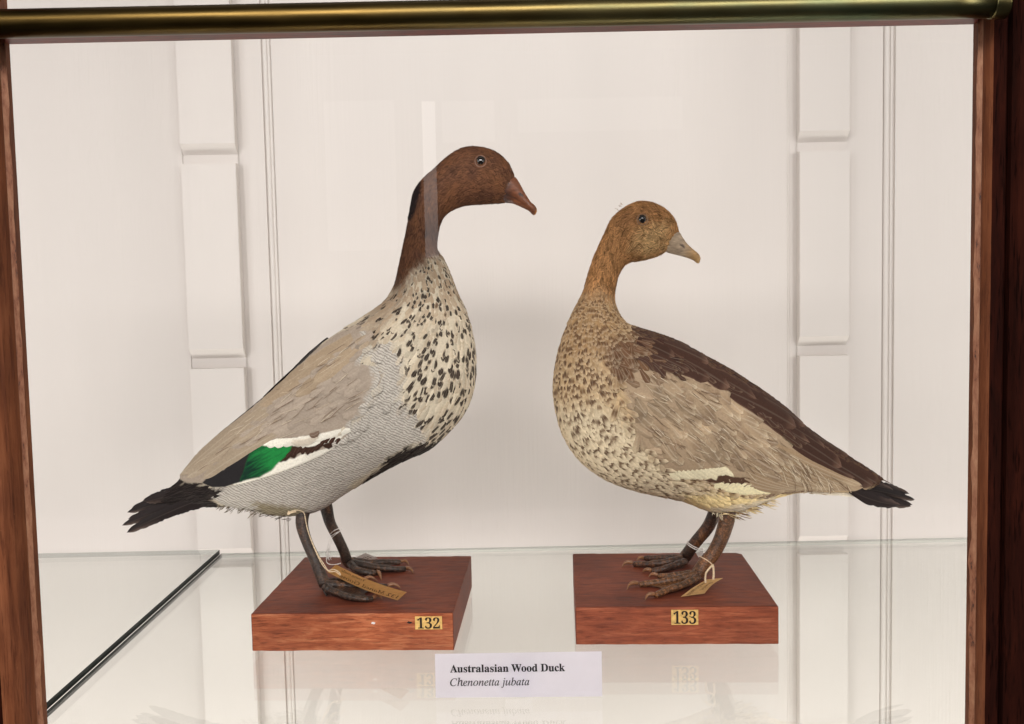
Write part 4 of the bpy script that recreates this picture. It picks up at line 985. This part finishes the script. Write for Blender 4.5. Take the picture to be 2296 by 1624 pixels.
def fem_col(px, py):
    col, verm = paint(px, py, f_br, [
        (S(160,128,90), [(1280,640),(1400,640),(1400,730),(1340,790),(1240,800)], 26, 0, 20),
        (S(224,206,174), [(1240,900),(1330,880),(1420,960),(1500,1060),(1560,1085),(1510,1120),(1380,1100),(1260,1000)], 22, 0, 20),
        (f_wing, Q_WING, 6, 0, 10), (f_neck, Q_HN, 26, 0, 26), (f_dark, Q_DARK, 4, 0, 9),
        (S(108,78,56), [(1345,760),(1400,740),(1460,790),(1455,835),(1395,850),(1355,830)], 16, 0, 20),
        (f_cream, Q_BEL, 9, 0, 14), (S(106,72,50), [(1600,1088),(1650,1096),(1780,1090),(1830,1100),(1750,1103),(1690,1104),(1612,1094)], 2, 0, 3),
        (S(226,212,190), [(1560,1130),(1700,1108),(1700,1150),(1600,1165)], 10, 0, 10), (c_black, Q_TAIL, 3, 0, 3)])
    dkm = soft(sdf(px, py, [(1390,465),(1470,455),(1500,480),(1455,478),(1470,500),(1440,512),(1405,500),(1380,500)]), 10)
    col = mixc(col, np.broadcast_to(S(128,88,56), col.shape), dkm * 0.6)
    lt = soft(sdf(px, py, [(1430,520),(1500,500),(1496,560),(1450,575),(1415,560)]), 14)
    col = mixc(col, np.broadcast_to(S(212,178,126), col.shape), lt * 0.7)
    hn = fbm(px / 20, py / 20, 13); h_ = soft(sdf(px, py, Q_HN), 8)
    col = mixc(col, np.broadcast_to(S(140,98,58), col.shape), h_ * np.clip((hn - 0.52) * 3, 0, 0.6))
    return col, verm
def fem_coat(GX, GY, RX, RY, T, Cc, R1, R2):
    col, verm = fem_col(RX + (GX - RX) * 0.3, RY + (GY - RY) * 0.3)
    h_ = soft(sdf(RX, RY, Q_HN), 10); dk_ = soft(sdf(RX, RY, Q_DARK), 4); wg = soft(sdf(RX, RY, Q_WING), 5); bl = soft(sdf(RX, RY, Q_BEL), 6)
    col = col * (1 + (R1 - 0.5) * (0.2 + 0.8 * h_ + 0.3 * dk_) + (fbm(RX / 3.6, RY / 3.6, 77, 2) - 0.5) * (0.35 + 0.7 * h_))[..., None]
    br = np.clip((1 - h_) * (1 - dk_) * (1 - wg) * (1 - bl * 0.85), 0, 1)
    # dark centre, pale fringe; the blotches grow toward the lower breast
    lowb = np.clip((RY - 860) / 150, 0, 1)
    e = np.clip((np.maximum(np.abs(Cc), (T - 0.08) * 1.1) - 0.72) * 5, 0, 1)
    cen = (1 - e) * np.clip((T - 0.2) * 3, 0, 1)
    bar = np.exp(-((T - 0.52) / 0.15) ** 2) * (np.abs(Cc) < 0.85)
    pat = mixc(col, np.broadcast_to(S(96,66,42), col.shape), np.clip(cen * (1 - lowb) * (0.25 + 0.75 * (R2 < 0.6)) * 0.85 + bar * lowb * (R2 < 0.7), 0, 1) * br)
    pat = mixc(pat, np.broadcast_to(S(76,50,34), col.shape), np.clip(bar * (R2 < 0.42) * (0.35 + 0.65 * np.clip((1400 - RX) / 90, 0, 1)), 0, 1) * br * 0.9 * np.clip((RY - 700) / 100, 0, 1))
    pat = mixc(pat, np.broadcast_to(S(226,208,178), col.shape), e * br * (0.26 + 0.3 * lowb))
    pat = mixc(pat, np.broadcast_to(S(150,118,84), col.shape), e * dk_ * 0.25)
    pat = mixc(pat, np.broadcast_to(S(150,112,70), col.shape), bl * bar * (R2 < 0.22) * (RY < 1118) * 0.8)
    return pat, verm
g = Geo(); fem.skin(g, fem_col)
bigf = lambda y: np.clip((y - 640) / 200, 0, 1)
hnf = lambda x, y: soft(sdf(x, y, Q_HN) + 6, 24)
fem.coat(g, 22000, hnf, 13, 2.5, fem_coat, 3, 2, lift=1.8, off=0.1, jit=0.34, barb=0.0)
fem.coat(g, 6800, lambda x, y: (1 - hnf(x, y)) * (1 - soft(sdf(x, y, Q_DARK) - 3, 3)) * (1 - soft(sdf(x, y, Q_WING) - 12, 5)) * (x < 1800) * (1.7 - bigf(y)) / 1.7,
         lambda x, y: 13 + 20 * bigf(y), lambda x, y: 7 + 12 * bigf(y), fem_coat, 8, 7, lift=1.6, off=0.5, jit=0.16, barb=0.45)
Q_B1 = [(1362,780),(1392,745),(1425,752),(1470,785),(1500,812),(1480,836),(1436,838),(1410,850),(1404,900),(1420,950),(1452,1000),(1482,1034),(1470,1046),(1420,1010),(1385,950),(1365,880)]
fem.coat(g, 760, lambda x, y: (sdf(x, y, Q_B1) > 0) * 1.0, 28, 15, fem_coat, 7, 7, lift=3.0, off=3.4, jit=0.3, barb=0.7)
fem.coat(g, 2600, lambda x, y: soft(sdf(x, y, Q_DARK) + 2, 3), 30, 13, fem_coat, 7, 5, lift=1.6, off=0.6, jit=0.12, barb=0.2)
fem.coat(g, 1500, lambda x, y: soft(sdf(x, y, Q_BEL) + 2, 3), 20, 3.0, fem_coat, 5, 3, lift=1.6, off=0.3, jit=0.3, barb=0.1)
bw = lambda x: np.interp(x, [1540, 1590, 1640, 1700, 1760], [1126, 1143, 1149, 1126, 1104])
wisps(fem, g, 200, 1600, 1720, bw, S(206,184,140), ang=(-8, 28), L=(12, 30))
wisps(fem, g, 60, 1620, 1700, bw, S(120,92,66), ang=(-5, 25), L=(14, 32))
wisps(fem, g, 60, 1590, 1660, bw, S(214,200,170), ang=(60, 110), L=(8, 16), lat=40)
wisps(fem, g, 7, 1384, 1398, lambda x: 476 - (x - 1378) * 0.5, S(130,98,62), ang=(195, 240), L=(4, 9), lat=8, wd_=0.9)
wisps(fem, g, 40, 1750, 1900, lambda x: 1102.0, S(170,150,128), ang=(-5, 20), L=(10, 20), lat=26)
FL_A = S(64,52,46); FL_B = S(132,92,58)
HB2 = HB
leg(g, [(1640,1122),(1632,1146),(1628,1172),(1617,1207),(1600,1240),(1580,1265),(1566,1287)], [19,18.5,18,16.5,16,16.5,17], 1.010, HB2,
    [([(1566,1296),(1531,1312),(1498,1323),(1470,1335)], [9,8,7.3,6.8], [(1466,1333),(1458,1332),(1451,1336),(1447,1345)]),
     ([(1560,1288),(1519,1298),(1480,1305),(1434,1311)], [9.5,8.5,7.5,7], [(1430,1308),(1419,1307),(1411,1312),(1406,1322)]),
     ([(1562,1284),(1530,1287),(1500,1291),(1476,1292)], [8,7,6.5,6], [(1474,1289),(1466,1287),(1459,1289),(1454,1294)])],
    [(0, 1), (1, 2)], FL_A, FL_B)
leg(g, [(1606,1130),(1600,1155),(1586,1184),(1563,1212),(1545,1236),(1535,1250)], [14.5,14,14,13.5,13.5,14], 1.045, HB2,
    [([(1538,1259),(1508,1269),(1484,1277),(1463,1281)], [8,7.4,7,6.5], [(1460,1279),(1452,1277),(1445,1279),(1441,1284)]),
     ([(1530,1253),(1485,1262),(1452,1265),(1422,1265)], [8.5,7.8,7,6.6], [(1418,1262),(1408,1260),(1400,1264),(1395,1272)]),
     ([(1532,1250),(1500,1250),(1470,1251),(1446,1252)], [7.5,6.8,6.4,6], [(1443,1251),(1436,1250),(1431,1253),(1428,1258)])],
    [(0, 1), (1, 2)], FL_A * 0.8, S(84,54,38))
duck2 = empty('duck', tuple(trace_z(1560, 1300, HB)))
tag(duck2, 'shorter stuffed duck with buff head and mottled breast on block 133', 'duck', 'stuffed ducks on wooden blocks')
o = g.build('body', [M_PL, M_SKIN, M_CLAW]); attach(o, duck2)

def fwing_col(X, Y_):
    col, verm = paint(X, Y_, f_wing, [(S(84,60,46), Q_DKB, 1.2, 0, 3), (S(238,226,190), Q_WTOP, 1.0, 0, 2), (S(240,228,186), Q_WLOW, 1.0, 0, 1.5)])
    a = math.radians(32); u = X * math.cos(a) + Y_ * math.sin(a); v = -X * math.sin(a) + Y_ * math.cos(a)
    return col * (1 + 0.2 * (fbm(v / 1.6, u / 40, 12) - 0.5) + 0.2 * (fbm(v / 14, u / 60, 19) - 0.5))[..., None], verm
def fem_wing(side):
    g = Geo(); fem.sheet(g, [(1384,850),(1402,824),(1440,816),(1490,824),(1556,828),(1606,862),(1658,914),(1716,950),(1760,992),(1812,1018),(1868,1056),(1911,1079),(1932,1088),(1913,1099),(1872,1100),(1794,1098),(1752,1087),
                              (1706,1096.5),(1650,1096.5),(1612,1088.5),(1578,1070),(1540,1061),(1498,1054),(1476,1042),(1455,1016),(1417,972),(1402,933),(1390,889)], fwing_col, 2.5, 1.4, side)
    # primaries and secondaries sweeping to the tail
    T_ = []
    for q in range(13):
        f_ = q / 12.0
        T_.append((1640 + 40 * f_ - 10, 1058 - 95 * f_, 1745 + 178 * f_, 1088 + 6 * math.sin(f_ * 3) - 6 * f_ + rng.uniform(-2, 2), 28, 5, 2.2 + f_, 4 + f_))
    fem.quills(g, T_, cov_col(S(158,134,106), S(190,168,140), 0.8), M=28, K=11, side=side, barb=1.0)
    X, Y_ = fem.hexspots([(1395,850),(1440,822),(1550,832),(1600,866),(1650,915),(1705,955),(1735,1000),(1700,1040),(1640,1045),(1590,1024),(1510,1034),(1470,1010),(1440,975),(1405,905)], 22, 19, 40, 1.1)
    F_ = []
    for x, y in zip(X, Y_):
        ang = 40 + (y - 950) * 0.12 - (x - 1560) * 0.06 + rng.normal(0, 13); ca = math.radians(ang); k = np.clip((x - 1400) / 280, 0, 1)
        l = (38 + 30 * k) * rng.uniform(0.8, 1.25); w_ = (27 + 11 * k) * rng.uniform(0.75, 1.25); x1, y1 = x + l * math.cos(ca), y + l * math.sin(ca)
        if sdf(np.array([x1]), np.array([y1]), Q_WING)[0] < 1: continue
        F_.append((x, y, x1, y1, w_, rng.uniform(-3, 3), 2.6, 4.8))
    base = cov_col(S(168,145,118), S(218,200,172), 0.7)
    def fcov(X, Y_, T, Cc, r):
        col, v = base(X, Y_, T, Cc, r)
        if r[2] > 0.62: col = mixc(col, np.broadcast_to(S(116,88,66), col.shape), np.clip(1 - np.abs(Cc) * 1.1, 0, 1) * np.clip((T - 0.3) * 2, 0, 1) * 0.6)
        elif r[2] < 0.2: col = col * 1.12
        col = col * (0.62 + 0.62 * fbm(X / 34, Y_ / 34, 61))[..., None] * (0.84 + 0.16 * np.clip((X + Y_ - 2290) / 120, 0, 1))[..., None]
        return col, v
    fem.quills(g, F_, fcov, M=14, K=9, side=side, barb=1.0, fray=0.06)
    streaks(fem, g, [(1400,850),(1440,826),(1550,834),(1600,868),(1655,918),(1710,956),(1760,1000),(1740,1060),(1640,1045),(1590,1024),(1510,1034),(1470,1010),(1430,960),(1405,905)], 170, 34, 11, (12, 34), 1.1,
            [S(220,204,178), S(208,190,162), S(136,112,90), S(120,96,76)], 5.4, side)
    streaks(fem, g, [(1690,1010),(1760,1010),(1880,1065),(1920,1088),(1760,1080)], 60, 52, 10, (22, 50), 1.4, [S(208,190,164), S(130,106,84)], 6.2, side)
    E_ = []
    for q in range(26):
        f_ = q / 25.0; x = np.interp(f_, [0, 0.35, 0.6, 1], [1430, 1540, 1610, 1770]); y = np.interp(f_, [0, 0.35, 0.6, 1], [812, 822, 856, 985])
        E_.append((x - 14 + rng.normal(0, 5), y - 12 + rng.normal(0, 3), x + 24 + rng.normal(0, 7), y + 12 + rng.normal(0, 6), rng.uniform(9, 18), rng.normal(0, 3), 5.5, 6.6))
    fem.quills(g, E_, cov_col(S(72,48,38), S(150,124,100), 0.5), M=12, K=7, side=side, barb=0.4, fray=0.25)
    # dark scapulars and tertials along the back, front ones last
    D_ = [(1850,1018,2000,1086,26,-2,1,1),(1830,1015,1975,1089,34,-2,3.5,4.2),(1800,1000,1953,1088,36,-2,4.5,5.5),(1760,985,1905,1066,34,2,4.0,5.2),(1750,960,1873,1040,36,-2,5.5,6.8),
          (1790,960,1900,1020,30,-3,2.5,3.5),(1720,930,1838,1000,32,-4,3.5,4.5),(1668,905,1800,985,34,2,5.0,6),(1622,872,1770,951,44,-3,6.0,8),(1690,880,1800,952,30,-3,3.5,4.5),
          (1600,845,1720,915,36,-3,4.8,6.4),(1560,822,1680,888,36,-3,4.8,6.6),(1520,800,1620,862,38,-2,5,7),(1480,800,1575,842,36,-2,5,7),(1440,785,1530,826,34,-2,4.8,6.6),(1480,765,1580,810,34,-2,4,6),(1420,760,1500,796,32,-2,4,6)]
    fem.quills(g, D_, cov_col(S(66,43,34), S(134,102,84), 0.7), M=26, K=11, side=side, barb=0.22, fray=0.05)
    for q in range(13):
        x = 1498 + q * 9.4; y = np.interp(x, [1496, 1540, 1612], [1043, 1040, 1034])
        fem.quills(g, [(x - 13, y - 2, x + 13, y + 15 + rng.uniform(-4, 5), 12, 1, 3.0, 3.3)], lambda X, Y2, T, C_, r: (np.broadcast_to(S(240,228,194) * (0.86 + 0.16 * r[0]), X.shape + (3,)), np.zeros(X.shape)), M=10, K=5, side=side, barb=0.0)
    for q in range(12):
        x = 1592 + q * 12.4; y = np.interp(x, [1592, 1650, 1745], [1066, 1068, 1080])
        fem.quills(g, [(x - 6, y + 13, x + 13, y + 1 + rng.uniform(-2, 2), 15, -2, 2.6, 2.9)], lambda X, Y2, T, C_, r: (np.broadcast_to(S(242,230,190) * (0.9 + 0.1 * r[0]), X.shape + (3,)), np.zeros(X.shape)), M=8, K=5, side=side, barb=0.3)
    o = g.build('wing', M_PL); attach(o, duck2)
fem_wing(1); fem_wing(-1)
g = Geo(); tf = [(1900,1085,2048,1112,22,-6,-14,-22),(1905,1088,2052,1124,22,-4,-4,-6),(1905,1092,2043,1131,22,2,4,8),(1910,1094,2036,1132,26,5,12,18),(1900,1095,2010,1128,28,7,16,22),
      (1890,1080,2000,1098,22,-4,8,10),(1905,1090,2046,1118,16,-3,10,14),(1915,1098,2037,1136,10,5,-10,-14)]
fem.quills(g, [(a, b, c, d, w_, be, 0, 0, l0, l1) for a, b, c, d, w_, be, l0, l1 in tf], tailc, M=30, K=9, fray=0.3, barb=0.12, point=0.5)
fem.quills(g, [(1840,1098,1925,1108,12,2,0,0,6,8),(1800,1098,1890,1106,8,2,0,0,14,10)], cov_col(S(222,210,190), S(236,226,210), 0.5), M=14, K=7)
o = g.build('tail', M_TAIL); attach(o, duck2)
def bill2c(x, y, t, c, cr):
    col = np.broadcast_to(S(184,164,140), x.shape + (3,)).copy()
    col = mixc(col, np.broadcast_to(S(186,150,102), col.shape), np.clip((x - 1528) / 26, 0, 1))
    col = mixc(col, np.broadcast_to(S(208,168,108), col.shape), np.clip((t - 0.87) * 12, 0, 1))
    col = mixc(col, np.broadcast_to(S(70,54,44), col.shape), np.clip(cr * 0.8, 0, 1) * 0.5)
    u = (x - 1528) * 0.80 + (y - 552) * 0.6; v = -(x - 1528) * 0.6 + (y - 552) * 0.80
    return mixc(col, np.broadcast_to(S(84,64,56), col.shape), np.clip(1.4 - ((u / 7.5) ** 2 + (v / 2.6) ** 2), 0, 1))
loft_bill(fem, [(1500,514,1480,556,17),(1509,514,1488,560,17.5),(1523,521,1497,567,14.5),(1531,533,1512,571,12),(1540,546,1530,575.5,11.5),(1551,556.5,1543,579.5,11),(1560,564,1554,584,10.5),(1567,570.5,1562,590,8.5),(1571,579,1567,591,3)], bill2c, duck2)
eye(fem, 1436.6, 494.8, 12.0, duck2, S(150,118,88))

# ------------------------------------------------------------------ tags and strings
def string(name, pts, r, mat, parent):
    """pts: world points"""
    P = np.array(pts, float); n = len(P) * 14; V1, Q1, X = tube(P, np.full(len(P), r), 8, n)
    T = np.gradient(X, axis=0); T /= np.linalg.norm(T, axis=1)[:, None]; N = np.cross(T, [0.1, 1, 0.2]); N /= np.linalg.norm(N, axis=1)[:, None]; B = np.cross(T, N)
    ph = np.linspace(0, n * 0.9, n); g = Geo()
    for s_ in (0, math.pi):   # two twisted plies
        off = r * 0.55 * (np.cos(ph + s_)[:, None] * N + np.sin(ph + s_)[:, None] * B)
        a = np.linspace(0, 2 * math.pi, 8, endpoint=False)
        V = (X + off)[:, None] + r * 0.62 * (np.cos(a)[None, :, None] * N[:, None] + np.sin(a)[None, :, None] * B[:, None])
        g.add(V.reshape(-1, 3), gridq(n, 8, True), (1, 1, 1))
    o = g.build(name, mat); o.parent = parent; return o
kk = 1.0 / F
def tr(pts): return [trace(x, y, Y) for x, y, Y in pts]
# manila tag of block 132 leans on the near foot
def tagsheet(label, corners, mat, bend, holes, cat='specimen tag'):
    o, P, nrm = quad_card('specimen_tag', corners, 0.0003, mat, 12, 3, bend); tag(o, label, cat, 'paper tags tied to the duck legs'); return o, P, nrm
def script(parent, P, nrm, txt, u0, u1, v0, v1, mat, flip):
    """handwriting laid on a bent sheet grid P (rows v, columns u)"""
    cu = bpy.data.curves.new('w', 'FONT'); cu.body = ital(txt); cu.offset = 0.004; cu.resolution_u = 3
    to = bpy.data.objects.new('w', cu); COL.objects.link(to); bpy.context.view_layer.update()
    me = bpy.data.meshes.new_from_object(to.evaluated_get(bpy.context.evaluated_depsgraph_get())); bpy.data.objects.remove(to)
    V = np.empty(len(me.vertices) * 3); me.vertices.foreach_get('co', V); V = V.reshape(-1, 3); lo, hi = V.min(0), V.max(0)
    a = (V[:, 0] - lo[0]) / (hi[0] - lo[0]); b = (V[:, 1] - lo[1]) / (hi[1] - lo[1])
    u = u0 + (u1 - u0) * a; v = v1 + (v0 - v1) * b
    nv, nu = P.shape[:2]; U = np.clip(u * (nu - 1), 0, nu - 1.001); W_ = np.clip(v * (nv - 1), 0, nv - 1.001); i = U.astype(int); j = W_.astype(int); fa = (U - i)[:, None]; fb = (W_ - j)[:, None]
    X = (P[j, i] * (1 - fa) + P[j, i + 1] * fa) * (1 - fb) + (P[j + 1, i] * (1 - fa) + P[j + 1, i + 1] * fa) * fb
    s_ = -1 if np.dot(nrm, fw) > 0 else 1
    X = X + nrm * s_ * 0.00055
    me.vertices.foreach_set('co', X.ravel()); me.update(); me.materials.clear(); me.materials.append(mat)
    o = bpy.data.objects.new('handwriting', me); COL.objects.link(o); o.parent = parent
zt1 = HB + 0.0125
c1 = (trace_z(734, 1283, HB + 0.016), trace_z(753, 1266, HB + 0.019), trace_z(912, 1328, HB + 0.0125), trace_z(891.5, 1346.5, HB + 0.0115))
o1, P1, n1 = tagsheet('long manila tag with faded handwriting leaning over the near foot on block 132', (c1[0], c1[3], c1[2], c1[1]), M_MAN, lambda U, V_: -0.0030 * np.sin(np.clip(U, 0, 1) * math.pi), None)
script(o1, P1, n1, '132 Maned Goose', 0.97, 0.16, 0.42, 0.10, M_HAND, True)
script(o1, P1, n1, 'Young male', 0.46, 0.12, 0.86, 0.56, M_HAND, True)
yA = 0.992
string('string', tr([(646,1152,0.955),(655,1146,0.952),(671,1145,0.955),(682,1152,0.962),(686,1172,0.966),(693,1198,0.968),(706,1232,0.967),(722,1265,0.966),(737,1281,0.966),(752,1282,0.966),(763,1290,0.966)]), 0.00055, M_COT, o1)
string('string', tr([(684,1160,0.962),(690,1190,0.966),(699,1214,0.967),(714,1246,0.966),(728,1268,0.965),(736,1279,0.966),(748,1277,0.966),(760,1283,0.966),(764,1290,0.966)]), 0.0005, M_COT, o1)
# cotton end around the top of the leg
string('string', tr([(648,1147,0.954),(646,1153,0.955),(654,1149,0.953),(664,1147,0.953)]), 0.0009, M_COT, o1)
# white tag on the far leg
c2 = (trace_z(800, 1240, HB + 0.013), trace_z(838, 1244, HB + 0.009), trace_z(847, 1253, HB + 0.002), trace_z(818, 1259, HB + 0.004))
c2 = (trace_z(792, 1252, HB + 0.008), trace_z(820, 1240, HB + 0.014), trace_z(848, 1252.5, HB + 0.004), trace_z(817, 1259, HB + 0.002))
o2, P2, n2 = tagsheet('small white tag lying behind the far leg on block 132', c2, M_WTAG, lambda U, V_: 0 * U, None)
script(o2, P2, n2, '31', 0.45, 0.8, 0.3, 0.7, M_HAND, False)
yf = 1.035
string('string', tr([(741,1197,yf + .006),(749,1190,yf - .006),(760,1186,yf - .008),(763,1190,yf - .006),(752,1199,yf - .007),(744,1206,yf),(738,1216,yf - .004),(734,1230,yf - .004),(733,1244,yf),(738,1256,yf),(736,1246,yf - .002),(739,1232,yf - .004),(744,1210,yf - .002)]), 0.00045, M_COTW, o2)
string('string', tr([(742,1202,yf + .004),(752,1196,yf - .006),(763,1191,yf - .007),(766,1186,yf - .004)]), 0.00045, M_COTW, o2)
string('string', tr([(735,1243,yf),(732,1258,yf - .01),(738,1265,yf - .012),(752,1266,yf - .012),(764,1263,yf - .01)]), 0.00045, M_COTW, o2)
for k_ in range(9):
    string('string', tr([(737,1228,yf - .003),(736 + rng.uniform(-4, 5),1242,yf - .003),(738 + rng.uniform(-9, 9),1252 + rng.uniform(-3, 5),yf - .003)]), 0.00022, M_COTW, o2)
# manila tag of block 133
c3 = (trace_z(1584, 1299.5, HB + 0.015), trace_z(1622, 1296, HB + 0.013), trace_z(1580, 1331, HB + 0.006), trace_z(1526, 1338.5, HB + 0.002))
o3, P3, n3 = tagsheet('short manila tag with faded handwriting hanging behind the near foot on block 133', (c3[0], c3[3], c3[2], c3[1]), M_MAN2, lambda U, V_: -0.0025 * np.sin(np.clip(U, 0, 1) * math.pi) * (0.4 + 0.6 * V_), None)
script(o3, P3, n3, 'Maned Goose', 0.96, 0.25, 0.42, 0.12, M_HAND, True)
script(o3, P3, n3, 'Female', 0.75, 0.25, 0.80, 0.56, M_HAND, True)
yn = 0.962
string('string', tr([(1568,1247,yn + .012),(1578,1252,yn - .002),(1590,1260,yn - .004),(1599,1268,yn)]), 0.0005, M_COT, o3)
string('string', tr([(1598,1266,yn),(1600,1276,yn - .004),(1600,1288,yn - .006),(1599,1299,yn - .004)]), 0.0011, M_COT, o3)
string('string', tr([(1597,1268,yn),(1590,1276,yn - .004),(1583,1286,yn - .008),(1581,1297,yn - .008),(1582,1306,yn - .006)]), 0.0010, M_COT, o3)
# white string and tag on the far leg of block 133
yf = 1.028
c4 = (trace_z(1560, 1240, HB + 0.014), trace_z(1574, 1237, HB + 0.016), trace_z(1580, 1246, HB + 0.012), trace_z(1566, 1250, HB + 0.010))
o4, P4, n4 = tagsheet('small white tag half hidden between the two legs on block 133', c4, M_WTAG, lambda U, V_: 0 * U, None)
for dy in (0, 4.5):
    string('string', tr([(1540,1214 + dy,yf + .01),(1545,1219 + dy,yf - .003),(1556,1226 + dy,yf - .008),(1568,1231 + dy,yf - .006),(1576,1231 + dy * 1.6,yf + .004)]), 0.00055, M_COTW, o4)
print('verts', sum(len(o.data.vertices) for o in bpy.data.objects if o.type == 'MESH'))
